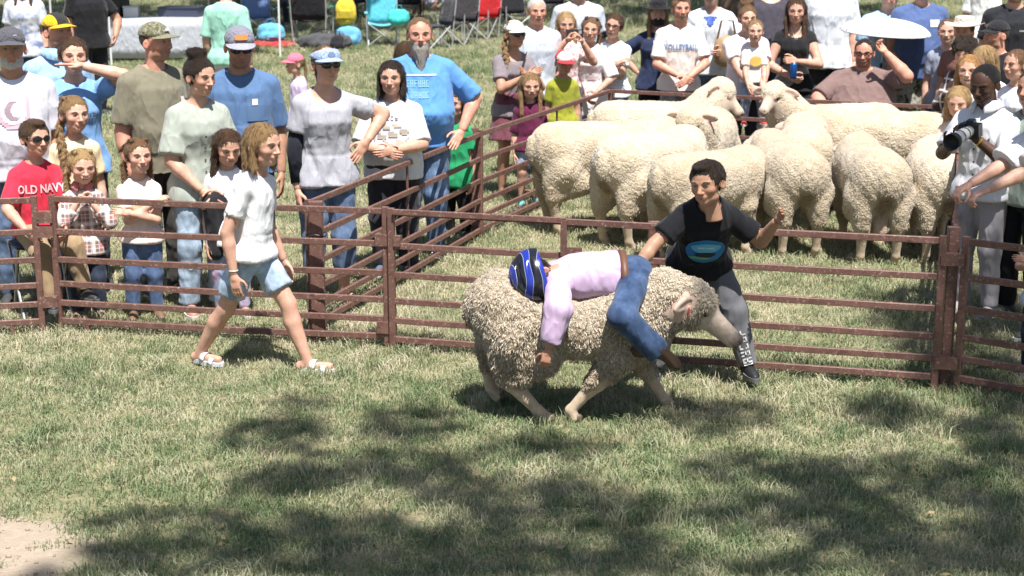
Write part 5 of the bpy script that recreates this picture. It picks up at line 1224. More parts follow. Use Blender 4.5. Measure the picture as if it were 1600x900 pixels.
# jacket carried over her hands
jk = Grid((-.22, -.32, .2), (.22, .05, .95), .016); cz = A['P'].z
jk.ell((.04, -.19, cz - .06), (.10, .045, .07), .04); jk.cone((.0, -.19, cz - .08), (.02, -.17, cz - .40), .060, .055, .03); jk.cone((.08, -.19, cz - .08), (.10, -.17, cz - .34), .05, .045, .03); V_, F2 = jk.net(); V_ = V_ + normals(V_, F2) * (snoise(V_, 9, (1, 1, .3), 1) * .012)[:, None]
jo = link('jacket', mesh_np('jacket', V_, F2), None, fabric((.022, .022, .026))); jo.matrix_world = Matrix.Translation(A['root'].location) @ Matrix.Rotation(R(28), 4, 'Z'); tag(jo, 'black jacket carried over the clasped hands of the woman with a bun', 'jacket')
A = person('man in blue pocket tee, grey cap with orange patch and sunglasses', (372, 42), yaw=6, D=10.55, sex='m', skin='tan', hy=10, hp=12, w=1.1, belly=.3, cap=('cap', (.20, .20, .245), (.30, .30, .36)), hair=('short', 'brown'), glasses='sun', stubble=(.22, .12, .08), L='down', R_='down', shirt=dict(c=(.085, .155, .29), off=.03, slen=.9), pants=JEAN, group=G_L)
P_, F_ = rect_shape(.13, .15, 6); print_on(A, 'shirt', .205, .062, P_, F_, (.08, .145, .27), 'pocket', .006)
P_, F_ = rect_shape(.035, .04); print_on(A, 'shirt', .232, .055, P_, F_, (.62, .58, .55), 'pocket_tag', .010)
mbx = MB(); mbx.sheet([[(-.15 + .3 * i / 6, -.402 + .02 * ((i - 3) / 3) ** 2 + .05 * j, .79 + .13 * j) for i in range(7)] for j in range(2)], .02); mbx.build('cap_patch', plain('cap_patch', (.62, .22, .05), .6), A['cap'])
A = person('brown-haired girl in white tee half hidden behind the walking girl', (352, 200), yaw=10, D=9.98, sex='f', kid='c', skin='light', hy=14, hp=16, hair=('mid', 'brown'), shirt=dict(c=(.78, .77, .80), off=.026, hem=-.08), pants=dict(c=(.30, .45, .62), pat='tiedye', c2=(.60, .40, .58), c3=(.12, .30, .45), off=.006), shoes=('shoe', (.35, .22, .16)), group=G_L)
ptext(A, .19, -.03, 'LI', .045, (.10, .10, .14))
A = person('woman in blue visor and sunglasses, grey tee, hand on hip', (506, 72), yaw=22, D=10.35, sex='f', skin='light', hy=8, w=1.06, cap=('visor', (.30, .38, .56)), hair=('pony', 'lbrown'), glasses='sun', L='down', R_=(.155, -.045, .64, (1, .5, .15)), palms=(None, ((-.2, .8, -.3), (-.6, -.1, -.75))), hands=('relaxed', 'flat'), shirt=dict(c=(.36, .36, .40), pat='heather', off=.028, loose=.88, slen=.6, neck='scoop', wr=1.8), pants=dict(c=(.085, .13, .22), pat='denim', len=.80, off=.018), shoes=('sandal', (.20, .12, .08)), group=G_L)
mb = MB(); J_ = A['J']; mb.tube([J_['shL'].lerp(J_['elL'], .62), J_['elL'], J_['wrL'].lerp(J_['elL'], .12)], [.060, .057, .044], 12); mb.build('arm_sleeve', fabric((.015, .016, .025)), A['root'], True)
P_, F_ = grid_shape(lambda x, z: x * x + z * z < 1, .2, .13, 10); mbx = MB(); mbx.add([(x, -.408 + .35 * x * x + .35 * (z), .79 + z) for x, z in P_], F_); mbx.build('visor_badge', plain('visor_badge', (.12, .16, .28), .6), A['cap'])
A = person('dark-haired woman in white-grey printed tee, hands folded over her stomach', (612, 95), yaw=-2, D=11.2, sex='f', skin='light', w=1.22, belly=.7, hy=-2, hair=('bob', 'dark'), L=(-.03, -.175, .605, (-1, .3, -.5)), R_=(.03, -.19, .615, (1, .3, -.5)), palms=((.2, 1, 0), (-.2, 1, 0)), shirt=dict(c=(.60, .60, .64), off=.026, slen=.95), pants=dict(c=(.03, .03, .04), off=.02, flare=1.2), shoes=('shoe', (.1, .12, .2)), group=G_L)
pmarks(A, .25, 0, .12, .03, 4, (.16, .15, .18), 5); P_, F_ = grid_shape(lambda x, z: (x * x + z * z) < 1 and math.sin(9 * x + 5 * z) + math.cos(8 * z - 3 * x) > .1, .26, .16, 20); print_on(A, 'shirt', .175, 0, P_, F_, (.36, .32, .27), 'print', .006)
A = person('burly man with long grey beard in bright blue tee, hand on hip', (655, 27), yaw=6, D=11.8, sex='m', skin='red', w=1.24, belly=.8, hy=2, hair=('buzz', 'lbrown'), beard=('long', 'grey'), L='down', R_=(.17, -.06, .545, (1, .5, .05)), palms=(None, ((-.4, .6, -.4), (-.45, -.6, -.6))), hands=('relaxed', 'flat'), shirt=dict(c=(.10, .26, .58), off=.028, slen=.95, neck='crew'), pants=dict(c=(.10, .16, .27), pat='denim', off=.02), shoes=('shoe', (.10, .12, .18)), group=G_L)
pmarks(A, .235, -.02, .20, .05, 7, (.22, .42, .74), 6); pmarks(A, .19, -.02, .20, .045, 7, (.22, .42, .74), 7); P_, F_ = rect_shape(.26, .012); print_on(A, 'shirt', .268, -.01, P_, F_, (.35, .52, .72), 'print', .006)
person('child in green top and black leggings behind the bearded man', (712, 140), yaw=-20, D=12.5, sex='f', kid='c', skin='light', hair=('mid', 'brown'), shirt=dict(c=(.02, .28, .11), off=.03, hem=-.12), pants=dict(c=(.012, .012, .014)), group=G_L, q=1.2)
person('brown-haired child just behind the bearded man, only hair showing', (634, 66), yaw=150, D=13.2, sex='f', kid='c', skin='light', hair=('mid', 'brown'), shirt=dict(c=(.2, .2, .24)), pants=DJEAN, group=G_L, q=1.3)
person('child in lilac top and pink cap sitting on the lawn', (463, 84), yaw=-60, D=17.2, h=1.2, sit='auto', sex='f', kid='c', skin='light', cap=('cap', (.70, .16, .24)), hair=('pony', 'dblond'), shirt=dict(c=(.60, .48, .68)), pants=dict(c=(.2, .2, .3)), group=G_F, q=1.3, feet=((-.08, -.36, .05), (.08, -.36, .05)))

# ---- group round the back of the pen
A = person('woman in white cap, grey-mauve tee and maroon shorts clapping', (802, 33), yaw=24, D=14.35, sex='f', skin='tan', hy=10, cap=('cap', (.74, .74, .74)), hair=('braid', 'dblond'), glasses='sun', L=(-.0, -.17, .70, (-1, .3, -1)), R_=(.03, -.165, .70, (1, .3, -1)), palms=((1, .1, 0), (-1, .1, 0)), hands=('flat', 'flat'), shirt=dict(c=(.21, .18, .195), off=.02, neck='scoop'), pants=dict(c=(.16, .055, .075), len=.36, off=.03, flare=1.5, waist=.4), shoes=('sandal', (.15, .1, .08)), group=G_B)
mb = MB(); r_, h_ = A['r'], A['h']; S0 = A['Nk'] + A['r'] * .09 + A['f'] * .05 - A['u'] * .02; mb.sheet([[S0 + (Vector((-.16, .0, A['P'].z + .02)) - S0) * t + A['f'] * (.045 + .10 * math.sin(math.pi * t)) + Vector((0, 0, s * .014)) + r_ * s * .012 for s in (-1, 1)] for t in [k / 8 for k in range(9)]], .004); mb.build('bag_strap', plain('strap', BLACK, .7), A['root'])
A = person('girl with long blond hair in maroon tee and light denim shorts', (828, 114), yaw=4, D=13.9, sex='f', kid='c', skin='light', hy=6, hp=5, hair=('long', 'dblond'), shirt=dict(c=(.12, .018, .055), sl='elbow', off=.022, hem=-.05), pants=dict(LJEAN, len=.36), shoes=('shoe', (.10, .42, .48)), group=G_B)
person('white-haired older man in dark-collared pale grey tee, smiling', (838, -3), yaw=16, D=15.3, sex='m', skin='red', w=1.12, mouth='open', hy=-4, hair=('buzz', 'white'), shirt=dict(c=(.50, .54, .62), off=.03, slen=.9), pants=DJEAN, group=G_B)
A = person('blond woman in pink floral top filming with a phone', (884, 18), yaw=4, D=15.6, sex='f', skin='light', hy=2, hp=4, hair=('mid', 'blond'), L=(-.02, -.20, .835, (-.7, .1, -1)), R_=(.085, -.20, .825, (.7, .1, -1)), palms=((.6, -.2, 0), (-.6, -.2, 0)), hands=('grip', 'grip'), shirt=dict(c=(.74, .52, .50), pat='floral', c2=(.78, .68, .66), c3=(.50, .24, .26), off=.026), pants=JEAN, group=G_B)
ph = empty('phone', A['root'].location + (Matrix.Rotation(R(4), 3, 'Z') @ ((A['J']['wrL'] + A['J']['wrR']) / 2 + Vector((0, -.03, .085)))), R(4), 'black phone held sideways by the blond woman in pink', 'phone')
mb = MB(); mb.box((0, 0, 0), (.078, .005, .037)); mb.build('case', plain('phone_case', (.03, .03, .035), .3), ph); mb = MB(); mb.box((.052, -.007, .012), (.014, .002, .016)); mb.build('lens', plain('phone_lens', (.30, .30, .32), .2), ph)
A = person('boy in red and white cap and lime green tee', (880, 78), yaw=8, D=15.05, sex='m', kid='c', skin='tan', hy=6, hp=10, cap=('cap', (.74, .72, .72), (.55, .03, .04)), hair=('short', 'dark'), shirt=dict(c=(.30, .31, .035), off=.022), pants=JEAN, group=G_B)
g = Grid((-.5, -.4, .6), (.5, .6, 1.12), 1 / 30); g.ell((0, .05, .66), (.384, .454, .406), 0); g.plane((0, 0, .68), (0, .1, -1)); g.plane((0, -.05, 0), (.15, -1, 0)); V_, F2 = g.net(); link('cap_back', mesh_np('cap_back', V_, F2), A['cap'], fabric((.55, .03, .04)), Matrix.Identity(4))
A = person('tall girl with crown braids in oversized white tee leaning on the rail', (922, 28), yaw=-6, D=15.9, sex='f', kid='f', skin='light', lean=6, hy=0, hr=6, hair=('braids2', 'lbrown'), L='clasp', R_=(.06, -.16, .53, (1, .2, -.3)), shirt=dict(c=(.80, .76, .77), off=.034, slen=1.0, hem=-.13), pants=LJEAN, group=G_B)
P_, F_ = grid_shape(lambda x, z: math.sin(6 * x) + math.cos(7 * z) > .3, .22, .24, 14); print_on(A, 'shirt', .19, 0, P_, F_, (.76, .62, .62), 'print', .006)
person('woman in glasses and pale blue striped top, head tilted, smiling', (958, 22), yaw=-22, D=16.1, sex='f', skin='light', mouth='open', glasses='clear', hr=10, hy=4, hair=('tied', 'brown'), L='cross', R_='cross', shirt=dict(c=(.62, .70, .80), pat='stripes', c2=(.80, .80, .80), off=.022), pants=LJEAN, group=G_B)
A = person('person in grey and navy raglan tee standing behind the phone woman', (905, -38), yaw=4, D=17.2, sex='m', skin='light', w=1.15, hair=('short', 'brown'), shirt=dict(c=(.50, .54, .62), off=.03), pants=JEAN, group=G_B, q=1.2)
for key in 'LR':
    mb = MB(); J_ = A['J']; mb.tube([J_['sh' + key] + Vector((0, 0, .03)), J_['sh' + key].lerp(J_['el' + key], .4), J_['sh' + key].lerp(J_['el' + key], .85)], [.075, .083, .08], 12); mb.build('raglan_sleeve', fabric((.035, .05, .11)), A['root'], True)
A = person('person in black brimmed hat and black face mask, navy tee', (1028, 4), yaw=-4, D=16.2, sex='f', skin='light', w=1.1, hy=2, hair=('long', 'dblond'), cap=('cowboy', (.012, .012, .014)), L='hip', R_='down', shirt=dict(c=(.022, .032, .075), off=.026), pants=dict(c=(.012, .012, .014)), group=G_B)
link('face_mask', acc('mask', mask_geo), A['root'], fabric((.012, .012, .013)), A['HM']); pmarks(A, .255, .025, .16, .05, 4, (.6, .62, .66), 8); pmarks(A, .205, .04, .12, .05, 3, (.6, .62, .66), 9)
A = person('man in cream tee with blue volleyball lettering, hands joined', (1064, -6), yaw=2, D=15.75, sex='m', skin='red', hy=4, mouth='open', hair=('crew', 'lbrown'), stubble=(.28, .16, .09), L=(-.02, -.135, .565, (-1, .3, -.4)), R_=(.04, -.15, .56, (1, .3, -.4)), palms=((.2, 1, 0), (-.2, 1, 0)), hands=('grip', 'relaxed'), shirt=dict(c=(.74, .68, .63), off=.028, slen=.8), pants=dict(c=(.25, .26, .26), pat='denim'), group=G_B)
ptext(A, .215, 0, 'VOLLEYBALL', .058, (.16, .26, .50), .0014, 1.35)
A = person('person in white top with blue collar carrying a brown bag', (1112, -30), yaw=-8, D=16.9, sex='m', skin='light', hair=('short', 'brown'), R_=(.10, -.13, .62, (1, .3, -.6)), shirt=dict(c=(.70, .73, .78), off=.03, neck='vee'), pants=dict(c=(.10, .16, .26), pat='denim'), group=G_B, q=1.15)
P_, F_ = grid_shape(lambda x, z: abs(x) < (z + 1) / 2, .14, .12, 8); print_on(A, 'shirt', .265, 0, P_, F_, (.05, .10, .40), 'collar_panel', .007)
mb = MB(); mb.tube([(0, 0, -.17), (0, 0, -.13), (.005, 0, 0), (0, 0, .11), (0, 0, .15)], [.05, .13, .14, .12, .03], 12); bg = empty('bag', A['root'].location + Vector((.14, -.26, 1.12)), 0, 'brown leather bag hugged by the person in white behind the mother', 'bag'); mo = mb.build('pouch', plain('leather', (.36, .235, .13), .6), bg, True); mo.scale = (1.0, .6, 1.0); MB().tube([(-.1, 0, .1), (-.06, 0, .3), (.06, 0, .3), (.1, 0, .1)], .012, 6).build('handle', plain('leather_dark', (.12, .07, .04), .6), bg)
M_ = person('woman in pale pink tee holding a toddler in front of her', (1168, 9), yaw=2, D=15.35, sex='f', skin='fair', w=1.2, hy=2, mouth='open', hair=('bun', 'lbrown'), L=(.0, -.24, .555, (-1, .2, -.5)), R_=(.06, -.25, .545, (1, .2, -.5)), palms=((.3, 1, 0), (-.3, 1, 0)), shirt=dict(c=(.76, .66, .68), off=.024), pants=dict(c=(.03, .03, .04)), group=G_B)
A = person('toddler boy in printed white tee and jeans held by the woman in pink', (1180, 32), yaw=2, D=15.12, h=.98, sit='auto', sex='m', kid='c', skin='fair', hy=-4, mouth='open', hair=('short', 'dblond'), L=(-.07, -.20, .86, (-.8, .4, -.6)), R_=(.08, -.20, .86, (.8, .4, -.6)), shirt=dict(c=(.80, .77, .74), off=.018), pants=LJEAN, feet=((-.09, -.06, .52), (.10, -.06, .52)), knees=((-.3, -1, 0), (.3, -1, 0)), shoes=('shoe', (.55, .05, .05)), group=G_B, q=.9)
P_, F_ = ellipse_shape(.06, .05); print_on(A, 'shirt', .17, .01, P_, F_, (.66, .40, .10), 'print', .006); P_, F_ = rect_shape(.10, .03); print_on(A, 'shirt', .115, 0, P_, F_, (.13, .10, .10), 'print', .006)
person('person in charcoal purple tee standing behind mother and long-haired girl', (1205, -52), yaw=2, D=17.2, sex='m', skin='light', w=1.3, belly=.5, hair=('short', 'brown'), shirt=dict(c=(.055, .05, .065), off=.03, neck='scoop'), pants=DJEAN, group=G_B, q=1.2)
A = person('girl with long brown hair in black tank top holding a blue can', (1245, -2), yaw=-4, D=15.75, sex='f', skin='light', hy=-6, hp=2, hair=('long', 'brown'), L=(-.045, -.14, .575, (-1, .3, -.6)), R_=(.01, -.15, .655, (1, .3, -.6)), hands=('grip', 'grip'), shirt=dict(c=(.016, .016, .018), sl='short', slen=.25, neck='scoop', off=.012), pants=dict(c=(.02, .02, .023), len=.4, off=.016), group=G_B)
cn = empty('can', A['root'].location + A['J']['wrL'] + Vector((.02, -.075, -.02)), 0, 'blue drink can held by the long-haired girl in black', 'can'); mo = MB().lathe([(0, 0), (.026, 0), (.033, .012), (.033, .13), (.027, .15), (0, .15)], 16).build('can_body', plain('can_blue', (.02, .12, .42), .25, .6), cn, True); MB().lathe([(0, .1505), (.0265, .1505), (.0265, .156), (.022, .154), (0, .153)], 16).build('lid', plain('tin', (.6, .6, .6), .3, .9), cn, True)
mb = MB(); mb.tube([A['Nk'] + A['f'] * .065 + A['r'] * .05, A['Nk'] + A['f'] * .125 - A['u'] * .14, A['Nk'] + A['f'] * .065 - A['r'] * .05], .004, 5); mb.build('necklace', plain('necklace', (.5, .45, .35), .4), A['root'])
A = person('person in pale grey buttoned shirt right of the long-haired girl', (1300, -58), yaw=-6, D=17.0, sex='m', skin='light', w=1.1, hair=('short', 'brown'), shirt=dict(c=(.66, .68, .72), off=.03, neck='collar', hem=-.05), pants=dict(c=(.03, .03, .035)), group=G_B, q=1.2)
S_ = person('heavy man in brown tee and glasses seated behind the back rail', (1352, 62), yaw=-10, D=15.15, h=1.80, sit='auto', sex='m', skin='red', w=1.62, belly=1.1, hy=-8, hp=4, mouth='open', hair=('buzz', 'dark'), beard=None, stubble=(.10, .055, .03), glasses='clear', L=(-.20, -.24, .40, (-1, .2, -.3)), R_=(.11, -.13, .685, (1, -.2, -1)), palms=((0, -.3, -1), (-.5, 0, .6)), hands=('relaxed', 'grip'), shirt=dict(c=(.19, .125, .115), off=.03, slen=.9), pants=dict(c=(.16, .25, .42), pat='denim', off=.016), group=G_B)
um = empty('umbrella', at_y(1380, 42, 15.8) - Vector((0, 0, .37)), 0, 'small white dotted sun umbrella held up behind the seated man', 'umbrella')
um.scale = (.92, .92, .92); um.rotation_euler = (R(3), R(3), 0)
mb = MB(); mb.lathe([(.48 * math.sin(a), .34 + .155 * math.cos(a)) for a in [1.5 - 1.5 * k / 8 for k in range(9)]] + [(.47 * math.sin(a), .332 + .155 * math.cos(a)) for a in [0.001 + 1.5 * k / 8 for k in range(9)]], 24)
mu, unt, ub = base('umbrella_cloth', .7, .2); chk = node(unt, 'TexVoronoi', i_Scale=17.0); unt.links.new(coords(unt), chk.inputs['Vector']); unt.links.new(ramp(unt, chk.outputs['Distance'], [(.16, (.24, .25, .29)), (.24, (.55, .55, .56))]), ub.inputs['Base Color'])
mb.build('canopy', mu, um, True); MB().tube([(0, 0, -.08), (0, 0, .50)], .006, 6).build('shaft', plain('alu', (.4, .4, .4), .4, .8), um); MB().tube([(0, 0, -.10), (0, 0, .02)], .014, 8).build('handle', plain('black_plastic', (.02, .02, .02), .4), um)
for k in range(8):
    a = 6.283 * k / 8; MB().tube([(0, 0, .485), (.24 * math.cos(a), .24 * math.sin(a), .455), (.465 * math.cos(a), .465 * math.sin(a), .345)], .003, 4).build('rib', plain('alu', (.4, .4, .4), .4, .8), um)
person('man in light blue shirt behind the white umbrella', (1390, -26), yaw=2, D=16.35, sex='m', skin='light', w=1.15, hair=('short', 'brown'), R_=(-.04, -.28, .53, (1, .3, -.4)), hands=('relaxed', 'grip'), shirt=dict(c=(.34, .52, .70), off=.03), pants=DJEAN, group=G_B, q=1.2)
A = person('man with grey chin beard in slate blue tee and camouflage shorts', (1442, -38), yaw=2, D=16.1, sex='m', skin='red', w=1.2, belly=.5, hair=('short', 'grey'), beard=('short', 'grey'), shirt=dict(c=(.075, .115, .25), off=.03), pants=dict(c=(.16, .155, .12), pat='camo', c2=(.30, .29, .24), c3=(.06, .06, .045), len=.42, off=.025, flare=1.4), group=G_B)
P_, F_ = rect_shape(.10, .07); print_on(A, 'shirt', .255, .055, P_, F_, (.55, .58, .66), 'print', .007)
# ---- right group
person('fair-haired boy in grey shirt beside the man in slate blue', (1482, 30), yaw=-20, D=15.4, sex='m', kid='c', skin='fair', mouth='open', hair=('short', 'lbrown'), shirt=dict(c=(.30, .33, .42)), pants=JEAN, group=G_R, q=1.1)
person('person in pale cowboy hat behind the curly-haired youth', (1508, 30), yaw=-30, D=15.0, sex='m', skin='tan', hair=('short', 'brown'), cap=('cowboy', (.52, .46, .40)), shirt=dict(c=(.2, .1, .08)), pants=DJEAN, group=G_R, q=1.1)
person('curly-haired youth in dark plaid shirt at the rail', (1512, 60), yaw=-38, D=13.9, sex='m', kid='f', skin='light', hy=4, hp=14, hair=('curly', 'dark'), L='chest', R_='down', shirt=dict(c=(.05, .028, .026), pat='plaid', c2=(.10, .055, .05), c3=(.02, .015, .015), sl='long', off=.028), pants=DJEAN, group=G_R)
A = person('bearded man in black cap and black tee looking left', (1562, 32), yaw=-58, D=13.3, sex='m', skin='red', w=1.15, hy=-12, hair=('buzz', 'brown'), stubble=(.17, .10, .06), cap=('cap', (.018, .018, .022)), shirt=dict(c=(.015, .015, .018), off=.028), pants=DJEAN, group=G_R)
mbx = MB(); mbx.box((-.2, -.31, .84), (.06, .012, .04)); mbx.build('cap_flag', plain('cap_flag', (.45, .16, .20), .6), A['cap'])
A = person('man in black crew-neck tee standing behind the bearded man', (1588, -38), yaw=-14, D=15.3, sex='m', skin='light', w=1.1, stubble=(.2, .12, .08), hair=('short', 'brown'), shirt=dict(c=(.02, .021, .026), off=.028), pants=DJEAN, group=G_R)
pmarks(A, .235, .045, .06, .014, 5, (.5, .5, .5), 2)
person('blond woman with hair over her face behind the photographer', (1545, 70), yaw=-50, D=13.0, sex='f', kid='f', skin='fair', hy=-10, hp=16, hair=('mid', 'blond'), shirt=dict(c=(.66, .67, .74)), pants=JEAN, group=G_R)
person('strawberry-blond woman leaning in left of the photographer', (1516, 88), yaw=-28, D=12.6, sex='f', kid='f', skin='fair', lean=8, hy=4, mouth='open', hair=('mid', (.50, .27, .11)), shirt=dict(c=(.6, .56, .55)), pants=JEAN, group=G_R)
person('small blond child at the rail below the strawberry-blond woman', (1500, 136), yaw=-24, D=12.3, sex='f', kid='c', skin='fair', hp=12, hair=('bob', 'blond'), L='chest', R_='chest', shirt=dict(c=(.62, .48, .40)), pants=JEAN, group=G_R)
PH = person('photographer in white buttoned shirt and grey trousers holding a camera', (1546, 99), yaw=-46, D=10.0, sex='m', skin='dark', hy=4, hp=14, hair=('buzz', 'black'), L=(-.02, -.23, .70, (-.8, .2, -1)), R_=(.05, -.165, .73, (.8, .2, -1)), palms=((.3, 0, 1), (-.6, -.2, .3)), hands=('grip', 'grip'), shirt=dict(c=(.68, .68, .72), off=.024, neck='collar', slen=.85, hem=-.03), pants=dict(c=(.36, .345, .37), off=.012, flare=.95), shoes=('shoe', (.28, .27, .27)), group=G_R, q=.9)
for k in range(5):
    P_, F_ = ellipse_shape(.007, .007, 10, 1); print_on(PH, 'shirt', .22 - .05 * k, .0, P_, F_, (.03, .03, .04), 'button', .007)
pm = Matrix.Translation(PH['root'].location) @ Matrix.Rotation(R(-46), 4, 'Z')
mb = MB(); mb.sheet([[PH['Nk'] + PH['r'] * (.075 + .0 * t) + PH['f'] * (.03 + .12 * math.sin(1.2 * t)) - PH['u'] * (.03 + .22 * t) + PH['r'] * s * .022 for s in (-1, 1)] for t in [k / 6 for k in range(7)]], .006); mb.build('camera_strap', plain('strap', (.03, .03, .035), .7), PH['root'])
cb = empty('camera', (0, 0, 0), 0, 'black camera with a big white telephoto lens and hood', 'camera')
cpos = pm @ (PH['J']['wrR'] + Vector((-.02, -.04, .05))); dv = Vector((-.62, -.76, -.16)).normalized(); cb.matrix_world = Matrix.Translation(cpos) @ dv.to_track_quat('Y', 'Z').to_matrix().to_4x4() @ Matrix.Scale(.82, 4)
mb = MB(); mb.box((0, -.03, 0), (.072, .035, .05)); mb.box((0, -.03, .06), (.028, .03, .016)); mb.box((.055, -.02, .0), (.022, .045, .045)); mb.build('camera_body', plain('black_plastic', (.02, .02, .02), .4), cb)
Mz = Matrix.Rotation(R(-90), 4, 'X')
ln_ = MB().lathe([(0, 0), (.038, 0), (.042, .05), (.048, .07), (.048, .20), (.053, .21), (.053, .26), (0, .26)], 22, Mz).build('lens', plain('lens_white', (.70, .69, .66), .4), cb, True)
for z_ in (.085, .165): MB().lathe([(.0485, z_), (.0500, z_ + .003), (.0500, z_ + .013), (.0485, z_ + .016)], 22, Mz).build('focus_ring', plain('black_plastic', (.02, .02, .02), .4), ln_, True)
MB().lathe([(.053, .261), (.060, .265), (.064, .325), (.061, .325), (.056, .27), (0, .268)], 22, Mz).build('lens_hood', plain('lens_hood', (.02, .02, .022), .6), ln_, True)
mb = MB(); w0, e0 = PH['J']['wrR'], PH['J']['elR']; dd = (w0 - e0).normalized(); c_ = w0 - dd * .03; x_ = dd.orthogonal().normalized(); y_ = dd.cross(x_); mb.tube([c_ + x_ * .033 * math.cos(a) + y_ * .033 * math.sin(a) for a in [6.283 * i / 14 for i in range(15)]], .006, 5); mb.build('bracelet', plain('gold', (.75, .48, .12), .3, .9), PH['root'])
person('boy with short brown hair at the right edge behind the photographer', (1592, 78), yaw=-60, D=12.6, sex='m', kid='f', skin='light', hair=('short', 'lbrown'), shirt=dict(c=(.66, .70, .80)), pants=JEAN, group=G_R)
person('man in sage green tee cut off by the right edge', (1618, 108), yaw=-50, D=9.9, sex='m', skin='tan', w=1.1, hair=('short', 'brown'), L='down', R_='down', shirt=dict(c=(.27, .32, .27), off=.028), pants=dict(c=(.014, .014, .016)), group=G_R)
bw = at_y(1606, 190, 9.15)
person('woman in white blouse at the right edge, both hands on the rail', (1638, 122), yaw=-72, D=9.2, sex='f', skin='fair', lean=14, hair=('mid', 'brown'), L=(-.05, -.46, .55, (-.3, .3, -1)), R_=(.04, -.46, .55, (.3, .3, -1)), palms=((0, .2, -1), (0, .2, -1)), hands=('grip', 'grip'), shirt=dict(c=(.74, .73, .74), sl='elbow', slen=.95, off=.034, flare=1.3), pants=dict(c=(.10, .12, .2), pat='denim'), group=G_R, q=.9)
A = person('child in white and red printed tee leaning folded arms on the right panel', (1640, 318), yaw=-30, D=8.55, sex='f', kid='c', skin='light', lean=8, hp=8, hair=('mid', 'brown'), L=(.04, -.24, .69, (-1, .1, -.2)), R_=(-.03, -.26, .71, (1, .1, -.2)), shirt=dict(c=(.66, .67, .74), off=.026), pants=dict(c=(.03, .04, .08)), group=G_R, q=.9)
P_, F_ = grid_shape(lambda x, z: math.sin(5 * x + 3 * z) > -.2, .12, .12, 8); print_on(A, 'shirt', .12, -.02, P_, F_, (.55, .03, .06), 'print', .007)
# ------------------------------------------------------------------ people and things in the far background
person('man in mint green tee seen from behind beside the canopy pole', (352, -36), yaw=172, D=18.0, sex='m', skin='light', hair=('short', 'lbrown'), shirt=dict(c=(.30, .58, .47), off=.03, slen=.9), pants=dict(c=(.6, .6, .62)), group=G_F, q=1.2)
person('man in black tee with bare forearm beside the grey table', (135, -50), yaw=40, D=20.0, sex='m', skin='tan', w=1.25, hair=('short', 'dark'), R_=(.13, -.12, .55, (1, .6, 0)), shirt=dict(c=(.013, .013, .016), off=.03), pants=dict(c=(.02, .02, .025)), group=G_F, q=1.2)
person('long-haired woman in blue-white tie-dye tee at the top left', (34, -42), yaw=10, D=19.0, sex='f', skin='light', hair=('long', 'brown'), shirt=dict(c=(.55, .58, .68), pat='tiedye', c2=(.16, .19, .32), c3=(.70, .72, .78), off=.03), pants=dict(c=(.05, .06, .1)), group=G_F, q=1.2)
person('woman in white tee far behind the cowboy hat', (1540, -52), yaw=150, D=21.0, sex='f', skin='light', hair=('long', 'blond'), shirt=dict(c=(.76, .75, .75), off=.028), pants=LJEAN, group=G_F, q=1.3)
person('seated person in grey shorts beyond the bearded man', (676, -60), yaw=-62, D=29.5, h=1.72, sit=.50, sex='m', skin='light', hair=('short', 'brown'), shirt=dict(c=(.3, .3, .36)), pants=dict(c=(.42, .42, .47), len=.45, off=.03), group=G_F, q=1.4)
person('seated person in black shorts with bare legs by the red chair', (716, -56), yaw=-30, D=30.5, h=1.75, sit=.50, sex='m', skin='tan', hair=('short', 'brown'), shirt=dict(c=(.05, .05, .06)), pants=dict(c=(.03, .03, .04), len=.42, off=.03), group=G_F, q=1.4)
person('dark-clothed person seated in the teal camp chair', (600, -62), yaw=8, D=31.0, h=1.70, sit=.48, sex='f', skin='light', hair=('mid', 'brown'), shirt=dict(c=(.06, .06, .09)), pants=dict(c=(.2, .2, .24), len=.5), group=G_F, q=1.4)
ALU = plain('chair_tube', (.55, .56, .58), .35, .5)
def camp_chair(label, u, D, c, yaw=0, tube=None, s=1.0, c2=None):
    p = at_y(u, 60, D); t = empty('camp_chair', (p.x, D, 0), R(yaw), label, 'chair', 'camp chairs on the far lawn'); t.scale = (s, s, s); tb = tube or ALU; f = fabric(c); f2 = fabric(c2 or c)
    for sx in (-1, 1):
        MB().tube([(sx * .27, -.25, 0), (sx * .26, .22, .44)], .011, 6).build('leg', tb, t); MB().tube([(sx * .27, .26, 0), (sx * .26, -.24, .44)], .011, 6).build('leg', tb, t)
        MB().tube([(sx * .29, -.26, .0), (sx * .30, -.25, .62)], .011, 6).build('arm_post', tb, t); MB().tube([(sx * .25, .25, .02), (sx * .28, .27, .45), (sx * .29, .33, .95)], .011, 6).build('back_post', tb, t)
        MB().sheet([[(sx * (.30 + .03 * q), -.27 + .56 * k / 4, .625 - .02 * math.sin(math.pi * k / 4)) for q in (-1, 1)] for k in range(5)], .008).build('armrest', f2, t)
    MB().tube([(-.28, -.26, .03), (.26, -.24, .43)], .010, 6).build('cross_brace', tb, t); MB().tube([(.28, -.265, .03), (-.26, -.245, .43)], .010, 6).build('cross_brace', tb, t)
    MB().sheet([[(-.27 + .54 * i / 6, -.25 + .50 * j / 5, .44 - .05 * math.sin(math.pi * i / 6)) for i in range(7)] for j in range(6)], .008).build('seat', f, t, True)
    MB().sheet([[(-.28 + .56 * i / 6, .24 + .09 * j / 5 + .03 * math.sin(math.pi * i / 6), .42 + .52 * j / 5) for i in range(7)] for j in range(6)], .008).build('backrest', f, t, True)
    return t
camp_chair('blue patterned camp chair beside the white canopy pole', 408, 31.5, (.16, .24, .45), 25, c2=(.10, .42, .50))
camp_chair('green and black high-backed camp chair seen from behind', 488, 30.5, (.02, .02, .025), 176, c2=(.01, .27, .18), s=1.18)
camp_chair('teal camp chair with white crossed legs', 598, 30.4, (.10, .42, .50), 6, s=1.0, c2=(.10, .42, .50))
